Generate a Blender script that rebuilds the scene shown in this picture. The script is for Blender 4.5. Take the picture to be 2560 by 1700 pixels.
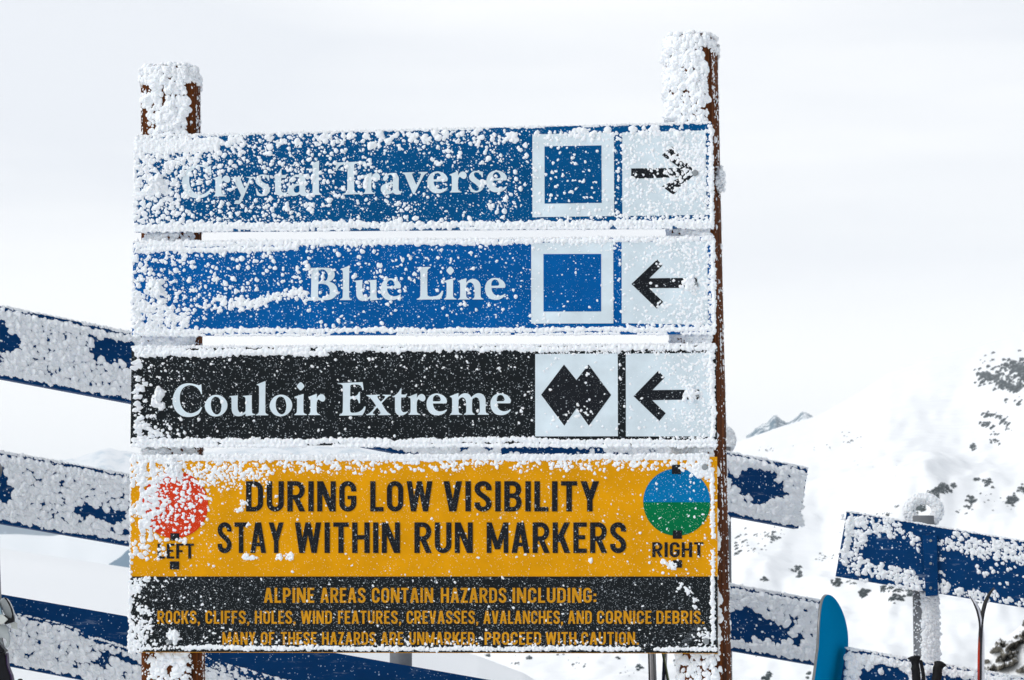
import bpy, bmesh, math, random
import numpy as np
from mathutils import Matrix, Vector
from mathutils.geometry import tessellate_polygon

for o in list(bpy.data.objects):
    bpy.data.objects.remove(o)
SC = bpy.context.scene
COL = SC.collection
random.seed(7)
RNG = np.random.default_rng(11)

# ------------------------------------------------------------------ camera
F = 6600.0                                   # focal length in photo pixels (2560 wide)
PITCH = math.radians(6.91)
CAMP = np.array([0.0, 0.0, 1.6])
CM = Matrix.Rotation(math.pi / 2 + PITCH, 4, 'X') @ Matrix.Rotation(0.002, 4, 'Z')
cam = bpy.data.cameras.new('camera')
cam.sensor_width = 36.0
cam.lens = F / 2560 * 36
cam.clip_start = 0.1
cam.clip_end = 30000
cam.dof.use_dof = True
cam.dof.focus_distance = 7.2
cam.dof.aperture_fstop = 20
camo = bpy.data.objects.new('camera', cam)
COL.objects.link(camo)
camo.matrix_world = Matrix.Translation(Vector(CAMP)) @ CM
SC.camera = camo
RM = np.array(CM.to_3x3())

# ------------------------------------------------------------------ light
SUN_EL, SUN_AZ = math.radians(40), math.radians(-60)   # from the left, in front of the sign
sd = Vector((math.sin(SUN_AZ) * math.cos(SUN_EL), -math.cos(SUN_AZ) * math.cos(SUN_EL), math.sin(SUN_EL)))
sun = bpy.data.lights.new('sun', 'SUN')
sun.energy = 1.35
sun.angle = math.radians(32)
sun.color = (1.0, 0.985, 0.96)
suno = bpy.data.objects.new('sun', sun)
COL.objects.link(suno)
suno.rotation_euler = sd.to_track_quat('Z', 'Y').to_euler()
suno.location = (-6, -6, 9)

W = bpy.data.worlds.new('World')
SC.world = W
W.use_nodes = True
wn, wl = W.node_tree.nodes, W.node_tree.links
wn.clear()
wout = wn.new('ShaderNodeOutputWorld')
wbg = wn.new('ShaderNodeBackground')
wbg.inputs[1].default_value = 0.1
sky = wn.new('ShaderNodeTexSky')
sky.sky_type = 'NISHITA'
sky.sun_disc = False
sky.sun_elevation = SUN_EL
sky.sun_rotation = math.atan2(sd.x, sd.y)
tc = wn.new('ShaderNodeTexCoord')
mp = wn.new('ShaderNodeMapping')
mp.inputs['Scale'].default_value = (2.2, 2.2, 16)
wl.new(tc.outputs['Generated'], mp.inputs[0])
nz = wn.new('ShaderNodeTexNoise')
nz.inputs['Scale'].default_value = 1.3
nz.inputs['Detail'].default_value = 5
nz.inputs['Roughness'].default_value = 0.45
wl.new(mp.outputs[0], nz.inputs[0])
cr = wn.new('ShaderNodeValToRGB')            # the overcast: soft grey-blue bands in white cloud
cr.color_ramp.elements[0].position = 0.33
cr.color_ramp.elements[0].color = (0.745, 0.77, 0.81, 1)
cr.color_ramp.elements[1].position = 0.62
cr.color_ramp.elements[1].color = (0.92, 0.925, 0.922, 1)
wl.new(nz.outputs[0], cr.inputs[0])
# the cloud is brightest low over the snow; its unseen back right is darkened and blued to shade the racks
dotn = wn.new('ShaderNodeVectorMath'); dotn.operation = 'DOT_PRODUCT'
dotn.inputs[1].default_value = (0.74, -0.66, 0.12)
wl.new(tc.outputs['Generated'], dotn.inputs[0])
mr = wn.new('ShaderNodeMapRange')
mr.inputs[1].default_value = -0.45; mr.inputs[2].default_value = 0.95
mr.inputs[3].default_value = 10.0; mr.inputs[4].default_value = 2.2
wl.new(dotn.outputs['Value'], mr.inputs[0])
sep = wn.new('ShaderNodeSeparateXYZ')
wl.new(tc.outputs['Generated'], sep.inputs[0])
hz = wn.new('ShaderNodeMapRange')
hz.interpolation_type = 'SMOOTHSTEP'
hz.inputs[1].default_value = 0.105; hz.inputs[2].default_value = 0.17
hz.inputs[3].default_value = 1.0; hz.inputs[4].default_value = 0.0
wl.new(sep.outputs[2], hz.inputs[0])
mxh = wn.new('ShaderNodeMixRGB')
mxh.inputs[2].default_value = (1.05, 1.045, 1.02, 1)
wl.new(hz.outputs[0], mxh.inputs[0]); wl.new(cr.outputs[0], mxh.inputs[1])
mul = wn.new('ShaderNodeVectorMath'); mul.operation = 'SCALE'
tint = wn.new('ShaderNodeMapRange'); tint.inputs[1].default_value = -0.45; tint.inputs[2].default_value = 0.95
wl.new(dotn.outputs['Value'], tint.inputs[0])
mxt = wn.new('ShaderNodeMixRGB'); mxt.blend_type = 'MULTIPLY'; mxt.inputs[2].default_value = (0.86, 0.95, 1.08, 1)
wl.new(tint.outputs[0], mxt.inputs[0]); wl.new(mxh.outputs[0], mxt.inputs[1])
wl.new(mxt.outputs[0], mul.inputs[0]); wl.new(mr.outputs[0], mul.inputs['Scale'])
mx = wn.new('ShaderNodeMixRGB')
mx.inputs[0].default_value = 0.97
wl.new(sky.outputs[0], mx.inputs[1]); wl.new(mul.outputs[0], mx.inputs[2])
wl.new(mx.outputs[0], wbg.inputs[0]); wl.new(wbg.outputs[0], wout.inputs[0])

SC.view_settings.view_transform = 'Standard'
SC.view_settings.look = 'None'
SC.view_settings.exposure = 0.29
SC.view_settings.gamma = 1.0
SC.render.engine = 'CYCLES'
SC.cycles.max_bounces = 10
SC.cycles.diffuse_bounces = 7
SC.cycles.volume_bounces = 1
SC.cycles.use_denoising = True

# ------------------------------------------------------------------ projection helpers
def rays(px, py):
    px = np.asarray(px, float); py = np.asarray(py, float)
    d = np.stack([(px - 1280) / F, (850 - py) / F, -np.ones_like(px)], -1)
    return d @ RM.T

def on_plane(px, py, p0, n):
    d = rays(px, py)
    t = ((p0 - CAMP) @ n) / (d @ n)
    return CAMP + d * t[..., None]

class Frame:
    """an upright plane: u along it, n out towards the viewer, z up"""
    def __init__(self, p0, ang):
        self.p0 = np.array(p0, float)
        self.u = np.array([math.cos(ang), math.sin(ang), 0.0])
        self.n = np.array([math.sin(ang), -math.cos(ang), 0.0])
        self.ang = ang
    def uz(self, px, py, off=0.0):
        P = on_plane(px, py, self.p0 + self.n * off, self.n)
        return (P - self.p0) @ self.u, P[..., 2]
    def loc(self, px, py, off=0.0):          # local coords (x=u, y=-n, z)
        u, z = self.uz(px, py, off)
        return np.stack([u, np.full_like(u, -off), z], -1)
    def matrix(self):
        return Matrix.Translation((self.p0[0], self.p0[1], 0)) @ Matrix.Rotation(self.ang, 4, 'Z')

def atY(px, py, Y):
    return on_plane(px, py, np.array([0, Y, 0.0]), np.array([0, -1.0, 0]))

# ------------------------------------------------------------------ noise
def _hash(ix, iy, iz, seed):
    h = (ix * 374761393 + iy * 668265263 + iz * 2147483647 + seed * 1274126177) & 0xFFFFFFFF
    h = ((h ^ (h >> 13)) * 1274126177) & 0xFFFFFFFF
    h = h ^ (h >> 16)
    return (h & 0xFFFFFF) / float(0xFFFFFF)

def vnoise(x, y, seed=0, z=None):
    x = np.asarray(x, float); y = np.asarray(y, float)
    z = np.zeros_like(x) if z is None else np.asarray(z, float)
    ix, iy, iz = np.floor(x).astype(np.int64), np.floor(y).astype(np.int64), np.floor(z).astype(np.int64)
    fx, fy, fz = x - ix, y - iy, z - iz
    fx, fy, fz = [f * f * (3 - 2 * f) for f in (fx, fy, fz)]
    r = 0
    for dz in (0, 1):
        for dy in (0, 1):
            for dx in (0, 1):
                w = (fx if dx else 1 - fx) * (fy if dy else 1 - fy) * (fz if dz else 1 - fz)
                r = r + w * _hash(ix + dx, iy + dy, iz + dz, seed)
    return r

def fbm(x, y, seed=0, oct=4, z=None):
    r, a, s = 0, 0.5, 0
    x = np.asarray(x, float); y = np.asarray(y, float)
    for k in range(oct):
        r = r + a * vnoise(x * 2 ** k, y * 2 ** k, seed + k * 17, None if z is None else np.asarray(z) * 2 ** k)
        s += a; a *= 0.5
    return r / s

def sst(a, b, x):
    t = np.clip((np.asarray(x, float) - a) / (b - a), 0, 1)
    return t * t * (3 - 2 * t)

# ------------------------------------------------------------------ materials
def newmat(name):
    m = bpy.data.materials.new(name)
    m.use_nodes = True
    nt = m.node_tree
    return m, nt.nodes, nt.links, nt.nodes['Principled BSDF']

def tex_noise(nd, lk, co, scale, detail=4, rough=0.55):
    n = nd.new('ShaderNodeTexNoise')
    n.inputs['Scale'].default_value = scale; n.inputs['Detail'].default_value = detail
    n.inputs['Roughness'].default_value = rough
    lk.new(co, n.inputs['Vector'])
    return n.outputs['Fac']

def maprange(nd, lk, v, a, b, c=0.0, d=1.0):
    n = nd.new('ShaderNodeMapRange')
    for i, q in zip((1, 2, 3, 4), (a, b, c, d)):
        n.inputs[i].default_value = q
    lk.new(v, n.inputs[0])
    return n.outputs[0]

def mathn(nd, lk, op, a, b):
    n = nd.new('ShaderNodeMath'); n.operation = op
    for i, q in enumerate((a, b)):
        if isinstance(q, (int, float)): n.inputs[i].default_value = q
        else: lk.new(q, n.inputs[i])
    return n.outputs[0]

def mixc(nd, lk, f, a, b):
    n = nd.new('ShaderNodeMixRGB')
    for i, q in enumerate((f, a, b)):
        if isinstance(q, (int, float)): n.inputs[i].default_value = q
        elif isinstance(q, tuple): n.inputs[i].default_value = (*q, 1)
        else: lk.new(q, n.inputs[i])
    return n.outputs[0]

def specks(nd, lk, co, scale, density, size):
    v = nd.new('ShaderNodeTexVoronoi')
    v.inputs['Scale'].default_value = scale
    lk.new(co, v.inputs['Vector'])
    s = nd.new('ShaderNodeSeparateColor')
    lk.new(v.outputs['Color'], s.inputs[0])
    on = mathn(nd, lk, 'LESS_THAN', s.outputs[0], density)
    rad = mathn(nd, lk, 'MULTIPLY', s.outputs[1], size)
    near = mathn(nd, lk, 'LESS_THAN', v.outputs['Distance'], rad)
    return mathn(nd, lk, 'MULTIPLY', on, near)

def bump(nd, lk, bs, h, strength, dist):
    b = nd.new('ShaderNodeBump')
    b.inputs['Strength'].default_value = strength
    b.inputs['Distance'].default_value = dist
    lk.new(h, b.inputs['Height'])
    lk.new(b.outputs[0], bs.inputs['Normal'])

def frosted(name, col, dens=0.35, size=0.5, frost=(0.80, 0.86, 0.90), rough=0.5, scale=330, wear=0.0, film=0.06):
    """paint or vinyl with fine frost grains frozen on"""
    m, nd, lk, bs = newmat(name)
    co = nd.new('ShaderNodeTexCoord').outputs['Object']
    a = specks(nd, lk, co, scale, dens, size)
    b = specks(nd, lk, co, scale * 0.42, dens * 0.45, size * 0.8)
    k = mathn(nd, lk, 'MAXIMUM', a, b)
    n1 = tex_noise(nd, lk, co, 9, 4)
    var = maprange(nd, lk, n1, 0.3, 0.7, 0.86, 1.1)
    c = nd.new('ShaderNodeVectorMath'); c.operation = 'SCALE'
    c.inputs[0].default_value = col
    lk.new(var, c.inputs['Scale'])
    base = c.outputs[0]
    if film:
        n2 = tex_noise(nd, lk, co, 60, 5, 0.7)
        base = mixc(nd, lk, maprange(nd, lk, n2, 0.4, 0.75, 0.0, film * 2), base, frost)
    if wear:
        mp_ = nd.new('ShaderNodeMapping'); mp_.inputs['Scale'].default_value = (5, 5, 26)
        lk.new(co, mp_.inputs[0])
        n3 = tex_noise(nd, lk, mp_.outputs[0], 1.6, 8, 0.75)
        base = mixc(nd, lk, maprange(nd, lk, n3, 0.57, 0.75, 0.0, wear), base, (0.42, 0.5, 0.58))
    fin = mixc(nd, lk, k, base, frost)
    lk.new(fin, bs.inputs['Base Color'])
    bs.inputs['Roughness'].default_value = rough
    bs.inputs['Specular IOR Level'].default_value = 0.05
    bump(nd, lk, bs, k, 0.5, 0.0015)
    return m

def plain(name, col, rough=0.5, metal=0.0, var=0.1, scale=40, spec=0.2):
    m, nd, lk, bs = newmat(name)
    co = nd.new('ShaderNodeTexCoord').outputs['Object']
    n1 = tex_noise(nd, lk, co, scale, 5)
    c = nd.new('ShaderNodeVectorMath'); c.operation = 'SCALE'
    c.inputs[0].default_value = col
    lk.new(maprange(nd, lk, n1, 0.3, 0.7, 1 - var, 1 + var), c.inputs['Scale'])
    lk.new(c.outputs[0], bs.inputs['Base Color'])
    bs.inputs['Roughness'].default_value = rough
    bs.inputs['Specular IOR Level'].default_value = spec
    bs.inputs['Metallic'].default_value = metal
    return m

def snowmat(name, col, bs_scale=420, strength=0.3, dist=0.001):
    m, nd, lk, bs = newmat(name)
    co = nd.new('ShaderNodeTexCoord').outputs['Object']
    n1 = tex_noise(nd, lk, co, bs_scale, 3)
    bs.inputs['Base Color'].default_value = (*col, 1)
    bs.inputs['Roughness'].default_value = 0.75
    bs.inputs['Specular IOR Level'].default_value = 0.1
    bs.inputs['Subsurface Weight'].default_value = 0.3
    bs.inputs['Subsurface Radius'].default_value = (0.8, 0.95, 1.1)
    bs.inputs['Subsurface Scale'].default_value = 0.002
    bump(nd, lk, bs, n1, strength, dist)
    return m

M = {}
M['rime'] = snowmat('rime', (0.91, 0.935, 0.96))
M['crystal'] = frosted('crystal_blue_paint', (0.0, 0.079, 0.23), 0.34, 0.40, frost=(0.40, 0.60, 0.75), film=0.0)
M['blue'] = frosted('bright_blue_paint', (0.0, 0.098, 0.335), 0.34, 0.40, frost=(0.40, 0.60, 0.80), film=0.0)
M['black'] = frosted('black_paint', (0.013, 0.016, 0.018), 0.42, 0.42, frost=(0.38, 0.42, 0.45), film=0.0)
M['yellow'] = frosted('yellow_paint', (0.755, 0.325, 0.002), 0.30, 0.36, frost=(0.86, 0.66, 0.36), film=0.0)
M['red'] = frosted('red_vinyl', (0.66, 0.045, 0.01), 0.30, 0.38, frost=(0.85, 0.45, 0.35), film=0.0)
M['skyblue'] = frosted('sky_blue_vinyl', (0.0, 0.165, 0.40), 0.25, 0.40, frost=(0.5, 0.68, 0.84), film=0.0)
M['green'] = frosted('green_vinyl', (0.0, 0.155, 0.052), 0.25, 0.40, frost=(0.45, 0.68, 0.55), film=0.0)
M['white'] = frosted('white_vinyl', (0.69, 0.785, 0.83), 0.1, 0.3, frost=(0.88, 0.92, 0.95), film=0.06)
M['amber_text'] = frosted('amber_vinyl', (0.62, 0.28, 0.012), 0.22, 0.36, frost=(0.80, 0.68, 0.48), film=0.0)
M['black_text'] = frosted('black_vinyl', (0.014, 0.016, 0.020), 0.42, 0.42, frost=(0.40, 0.44, 0.47), film=0.0)
M['ply'] = plain('pale_plywood_edge', (0.62, 0.50, 0.38), 0.7)
M['rack'] = frosted('navy_rack_paint', (0.001, 0.040, 0.142), 0.16, 0.4, frost=(0.35, 0.47, 0.62), scale=200, wear=0.6, film=0.0)
M['rack_end'] = plain('dark_plank_end', (0.012, 0.025, 0.03), 0.6)
M['steel'] = plain('grey_galvanised_steel', (0.19, 0.20, 0.215), 0.55, 0.2)
M['bolt'] = plain('zinc_bolt', (0.30, 0.32, 0.33), 0.5, 0.5)
M['blk'] = plain('black_plastic', (0.006, 0.006, 0.008), 0.35)
M['strap'] = plain('black_webbing', (0.008, 0.008, 0.01), 0.8)
M['rubber'] = plain('black_rubber', (0.006, 0.006, 0.007), 0.6)

def woodmat():
    m, nd, lk, bs = newmat('brown_stained_wood')
    co = nd.new('ShaderNodeTexCoord').outputs['Object']
    mp_ = nd.new('ShaderNodeMapping'); mp_.inputs['Scale'].default_value = (90, 90, 3.5)
    lk.new(co, mp_.inputs[0])
    g = tex_noise(nd, lk, mp_.outputs[0], 1.0, 6, 0.65)
    g2 = tex_noise(nd, lk, co, 7, 3)
    base = mixc(nd, lk, maprange(nd, lk, g, 0.35, 0.68), (0.022, 0.007, 0.003), (0.165, 0.047, 0.010))
    base = mixc(nd, lk, maprange(nd, lk, g2, 0.4, 0.7, 0, 0.5), base, (0.11, 0.032, 0.010))
    mp2 = nd.new('ShaderNodeMapping'); mp2.inputs['Scale'].default_value = (1, 1, 0.45)
    lk.new(co, mp2.inputs[0])
    s = specks(nd, lk, mp2.outputs[0], 300, 0.09, 0.45)
    base = mixc(nd, lk, s, base, (0.75, 0.78, 0.8))
    lk.new(base, bs.inputs['Base Color'])
    bs.inputs['Roughness'].default_value = 0.8
    bs.inputs['Specular IOR Level'].default_value = 0.06
    bump(nd, lk, bs, g, 0.6, 0.004)
    return m
M['wood'] = woodmat()

# ------------------------------------------------------------------ object helpers
def link(o, parent=None):
    COL.objects.link(o)
    if parent is not None:
        o.parent = parent
    return o

def mesh_np(name, V, Fc, mat, parent=None, smooth=True):
    """V (n,3) array, Fc (m,k) array of equal-sided faces"""
    me = bpy.data.meshes.new(name)
    V = np.ascontiguousarray(V, dtype=np.float32); Fc = np.ascontiguousarray(Fc, dtype=np.int32)
    m, k = Fc.shape
    me.vertices.add(len(V)); me.vertices.foreach_set('co', V.ravel())
    me.loops.add(m * k); me.loops.foreach_set('vertex_index', Fc.ravel())
    me.polygons.add(m)
    me.polygons.foreach_set('loop_start', np.arange(0, m * k, k, dtype=np.int32))
    me.polygons.foreach_set('loop_total', np.full(m, k, dtype=np.int32))
    me.polygons.foreach_set('use_smooth', np.full(m, smooth, dtype=bool))
    me.update(calc_edges=True)
    me.validate()
    me.materials.append(mat)
    return link(bpy.data.objects.new(name, me), parent)

def mesh_py(name, V, Fc, mat, parent=None, smooth=False, bevel=0.0, mats=None, fm=None):
    me = bpy.data.meshes.new(name)
    me.from_pydata([tuple(map(float, v)) for v in V], [], Fc)
    me.update()
    for q in (mats or [mat]):
        me.materials.append(q)
    if fm:
        for p, i in zip(me.polygons, fm): p.material_index = i
    bm = bmesh.new(); bm.from_mesh(me)
    bmesh.ops.recalc_face_normals(bm, faces=bm.faces)
    if bevel:
        bmesh.ops.bevel(bm, geom=list(bm.edges), offset=bevel, segments=2, affect='EDGES', profile=0.6)
    for f in bm.faces: f.smooth = smooth
    bm.to_mesh(me); bm.free()
    return link(bpy.data.objects.new(name, me), parent)

def empty(name, mat_world, label, cat, group=None):
    o = bpy.data.objects.new(name, None)
    o.empty_display_size = 0.1
    COL.objects.link(o)
    o.matrix_world = mat_world
    tag(o, label, cat, group)
    return o

def tag(o, label=None, cat=None, group=None, kind=None):
    if label: o['label'] = label
    if cat: o['category'] = cat
    if group: o['group'] = group
    if kind: o['kind'] = kind
    return o

def tube(path, rad, seg=12, closed=False, cap=True):
    """swept circle; rad scalar or list. returns V,F lists"""
    P = [Vector(p) for p in path]; n = len(P)
    rad = rad if hasattr(rad, '__len__') else [rad] * n
    V, Fc = [], []
    up = None
    for i in range(n):
        if closed: t = (P[(i + 1) % n] - P[i - 1]).normalized()
        else: t = (P[min(i + 1, n - 1)] - P[max(i - 1, 0)]).normalized()
        if up is None:
            up = Vector((0, 1, 0)) if abs(t.y) < 0.9 else Vector((1, 0, 0))
        a = (up - t * up.dot(t)).normalized(); up = a
        b = t.cross(a)
        for k in range(seg):
            w = 2 * math.pi * k / seg
            V.append(P[i] + (a * math.cos(w) + b * math.sin(w)) * rad[i])
    for i in range(n if closed else n - 1):
        j = (i + 1) % n
        for k in range(seg):
            l = (k + 1) % seg
            Fc.append((i * seg + k, i * seg + l, j * seg + l, j * seg + k))
    if cap and not closed:
        Fc.append(tuple(range(seg))[::-1]); Fc.append(tuple(range((n - 1) * seg, n * seg)))
    return V, Fc

def prism(poly, y0, y1):
    """poly list of (x,z); front at y0 and back at y1"""
    n = len(poly)
    V = [(x, y0, z) for x, z in poly] + [(x, y1, z) for x, z in poly]
    Fc = [tuple(range(n)), tuple(range(n, 2 * n))[::-1]]
    for i in range(n):
        j = (i + 1) % n
        Fc.append((i, j, n + j, n + i))
    return V, Fc

# ------------------------------------------------------------------ rime: bumpy ice feathers
def _templates(sub, cnt, seed):
    out = []
    for q in range(cnt):
        bm = bmesh.new()
        bmesh.ops.create_icosphere(bm, subdivisions=sub, radius=1.0)
        V = np.array([v.co[:] for v in bm.verts]); Fc = np.array([[v.index for v in f.verts] for f in bm.faces])
        bm.free()
        s = seed + q * 31
        k = fbm(V[:, 0] * 1.7 + 9 * q, V[:, 1] * 1.7 + 5, s, 3, V[:, 2] * 1.7 + 3)
        V = V * (0.62 + 0.78 * k)[:, None]
        out.append((V, Fc))
    return out
T1 = _templates(2, 6, 3)
T2 = _templates(3, 6, 91)
T0 = _templates(1, 4, 55)

class Crust:
    """fused rime: rounded knobs grown together into one rough skin over a surface.
    u, v run over the surface in photo pixels; fmap(u, v, h) gives points h pixels above it"""
    rk, hk = 0.77, 0.70
    def __init__(self, u0, v0, u1, v1, step=1.1, seed=1, shear=0.0):
        self.us = np.arange(u0, u1, step); self.vs = np.arange(v0, v1, step)
        self.step, self.u0, self.v0, self.shear, self.seed = step, u0, v0, shear, seed
        U, V = np.meshgrid(self.us, self.vs)
        w = 2.6
        self.WU = U + (fbm(U / 7, V / 7, seed + 1, 2) - .5) * 2 * w
        self.WV = V + (fbm(U / 7, V / 7, seed + 2, 2) - .5) * 2 * w
        self.U, self.V = U, V
        self.B = []
    def add(self, u, v, r, h, tu, tv):
        self.B.append(np.stack([u, v - self.shear * u, r, h, np.broadcast_to(tu, u.shape), np.broadcast_to(tv, u.shape)], 1))
    def mesh(self, fmap, rough=1.0, p=7.0, cut=0.45):
        B = np.concatenate(self.B)
        nv, nu = self.U.shape
        acc = np.zeros(nv * nu); at = np.zeros(nv * nu); av = np.zeros(nv * nu)
        wu, wv = self.WU.ravel(), self.WV.ravel()
        K = np.ceil(B[:, 2] / self.step).astype(int) + 2
        for k in np.unique(K):
            b = B[K == k]
            g = np.arange(-k, k + 1)
            for c0 in range(0, len(b), 4000):
                bb = b[c0:c0 + 4000]
                iu = np.round((bb[:, 0] - self.u0) / self.step).astype(int)[:, None, None] + g[None, None, :]
                iv = np.round((bb[:, 1] - self.v0) / self.step).astype(int)[:, None, None] + g[None, :, None]
                iu, iv = np.broadcast_arrays(iu, iv)
                ok = (iu >= 0) & (iu < nu) & (iv >= 0) & (iv < nv)
                fi = np.clip(iv, 0, nv - 1) * nu + np.clip(iu, 0, nu - 1)
                d2 = ((wu[fi] - bb[:, 0, None, None]) ** 2 + (wv[fi] - bb[:, 1, None, None]) ** 2) / bb[:, 2, None, None] ** 2
                q = (bb[:, 3, None, None] * np.clip(1 - d2, 0, 1) ** 0.62) ** p
                m = ok & (d2 < 1)
                q = q[m]; fi = fi[m]
                acc += np.bincount(fi, q, len(acc))
                tu = np.broadcast_to(bb[:, 4, None, None], d2.shape)[m]; tv = np.broadcast_to(bb[:, 5, None, None], d2.shape)[m]
                at += np.bincount(fi, q * tu, len(acc)); av += np.bincount(fi, q * tv, len(acc))
        H = acc ** (1 / p)
        tu = at / np.maximum(acc, 1e-9); tv = av / np.maximum(acc, 1e-9)
        U, V = self.U.ravel(), self.V.ravel()
        n1 = fbm(U / 4.2, V / 4.2, self.seed + 5, 3) - .5
        n2 = fbm(U / 13, V / 13, self.seed + 9, 2) - .5
        H = H * (1 + rough * (.75 * n1 + .5 * n2))
        keep = H > cut
        h = np.where(keep, H, -0.6)
        P = fmap(U + tu * H, V + self.shear * U + tv * H, h)
        i = (np.arange(nv - 1)[:, None] * nu + np.arange(nu - 1)[None]).ravel()
        Q = np.stack([i, i + nu, i + nu + 1, i + 1], 1)
        Q = Q[keep[Q].any(1)]
        T = np.concatenate([Q[:, [0, 1, 2]], Q[:, [0, 2, 3]]])
        used, inv = np.unique(T, return_inverse=True)
        return P[used], inv.reshape(-1, 3)

class Rime:
    def __init__(self, crust=None, fr=None, org=(0, 0, 0), rough=1.0):
        self.P, self.A, self.R, self.E = [], [], [], []
        self.rs, self.es = 0.86, 0.72
        self.crust, self.fr, self.org, self.rough = crust, fr, np.array(org), rough
    def fmap(self, u, v, h):
        D = np.linalg.norm(self.fr.p0 - CAMP) / F
        P = self.fr.loc(u, v) - self.org
        P[:, 1] -= h * D
        return P
    def add(self, P, A, r, e):
        n = len(P)
        if n == 0: return
        self.P.append(P); self.A.append(np.broadcast_to(A, (n, 3))); self.R.append(np.broadcast_to(r, (n,)))
        self.E.append(np.broadcast_to(e, (n,)))
    def build(self, name, parent, mat=None, pxm=0.00109, sink=0.25):
        VV, FF, off = [], [], 0
        if self.crust is not None and self.crust.B:
            v, f = self.crust.mesh(self.fmap, self.rough)
            VV.append(v); FF.append(f); off = len(v)
        if not self.P: self.add(np.zeros((1, 3)), np.array([0, -1.0, 0]), 1e-4, 1.0)
        P = np.concatenate(self.P); A = np.concatenate(self.A); R = np.concatenate(self.R); E = np.concatenate(self.E)
        A = A / np.linalg.norm(A, axis=1, keepdims=True)
        R = R * self.rs; E = E * self.es
        cls = np.where(R < 3.2 * pxm, 0, np.where(R < 9.5 * pxm, 1, 2))
        for c, T in ((0, T0), (1, T1), (2, T2)):
            idx = np.nonzero(cls == c)[0]
            if not len(idx): continue
            which = RNG.integers(0, len(T), len(idx))
            for q, (tv, tf) in enumerate(T):
                ii = idx[which == q]
                if not len(ii): continue
                n = len(ii)
                a = A[ii]
                h = RNG.normal(size=(n, 3))
                b = h - a * np.sum(h * a, 1, keepdims=True); b /= np.linalg.norm(b, axis=1, keepdims=True)
                cc = np.cross(a, b)
                sx = R[ii] * RNG.uniform(0.85, 1.15, n); sy = R[ii] * RNG.uniform(0.85, 1.15, n); sz = R[ii] * E[ii]
                V = (tv[None, :, 0, None] * (b * sx[:, None])[:, None, :] + tv[None, :, 1, None] * (cc * sy[:, None])[:, None, :]
                     + tv[None, :, 2, None] * (a * sz[:, None])[:, None, :])
                V = V + (P[ii] + a * (sz * (1 - sink) * 0.6)[:, None])[:, None, :]
                k = len(tv)
                VV.append(V.reshape(-1, 3))
                FF.append((tf[None] + (off + np.arange(n) * k)[:, None, None]).reshape(-1, 3))
                off += n * k
        o = mesh_np(name, np.concatenate(VV), np.concatenate(FF), mat or M['rime'], parent)
        o['kind'] = 'stuff'
        return o

def layer(rm, fr, n, rect, prob, r0, r1, pw=2.0, e=(0.7, 1.1), tilt=(0, 0, 0), tj=0.35, off=0.0, org=(0, 0, 0), scale=None):
    """scatter feathers over the photo-measured rectangle of a board lying in frame fr"""
    x = RNG.uniform(rect[0], rect[2], n); y = RNG.uniform(rect[1], rect[3], n)
    p = prob(x, y) if callable(prob) else np.full(n, prob)
    k = RNG.random(n) < p
    x, y = x[k], y[k]
    place(rm, fr, x, y, r0, r1, pw, e, tilt, tj, off, org, scale)

def place(rm, fr, x, y, r0, r1, pw=2.0, e=(0.7, 1.1), tilt=(0, 0, 0), tj=0.35, off=0.0, org=(0, 0, 0), scale=None):
    n = len(x)
    if not n: return
    if rm.crust is not None:
        r = r0 + (r1 - r0) * RNG.random(n) ** pw
        rm.crust.add(x, y, r * rm.crust.rk, np.maximum(r * RNG.uniform(e[0], e[1], n) * rm.crust.hk + max(off, 0) / .0011, .3), tilt[0] + RNG.normal(0, tj * .6, n), -tilt[2] + RNG.normal(0, tj * .6, n))
        return
    P = fr.loc(x, y, off) - np.array(org)
    D = np.linalg.norm(fr.p0 - CAMP) / F
    u = RNG.random(n) ** pw
    r = (r0 + (r1 - r0) * u)
    if scale is not None: r = r * scale(x, y)
    A = np.array([0, -1.0, 0]) + np.array(tilt)[None] + RNG.normal(0, tj, (n, 3)) * np.array([1, 0.2, 1])
    rm.add(P, A, r * D, RNG.uniform(e[0], e[1], n))

def strip(rm, fr, p0, p1, n, width, r0, r1, org=(0, 0, 0), off=0.0, tilt=(0, 0, 0), e=(0.7, 1.2), wob=0.0, seed=1, gap=0.0, gs=0.02, pw=1.3):
    """a ridge of rime along an edge, p0-p1 in photo pixels"""
    t = RNG.random(n)
    if gap:
        t = t[vnoise(t * np.hypot(p1[0] - p0[0], p1[1] - p0[1]) * gs, t * 0, seed + 5) > gap]
    L = np.array([p1[0] - p0[0], p1[1] - p0[1]], float); ln = np.hypot(*L); nn = np.array([-L[1], L[0]]) / ln
    w = RNG.normal(0, 0.33, len(t)).clip(-1, 1) * width + wob * (fbm(t * ln * 0.012, t * 0, seed) - 0.5) * 2
    place(rm, fr, p0[0] + L[0] * t + nn[0] * w, p0[1] + L[1] * t + nn[1] * w, r0, r1, pw, e, tilt, 0.35, off, org)

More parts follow.
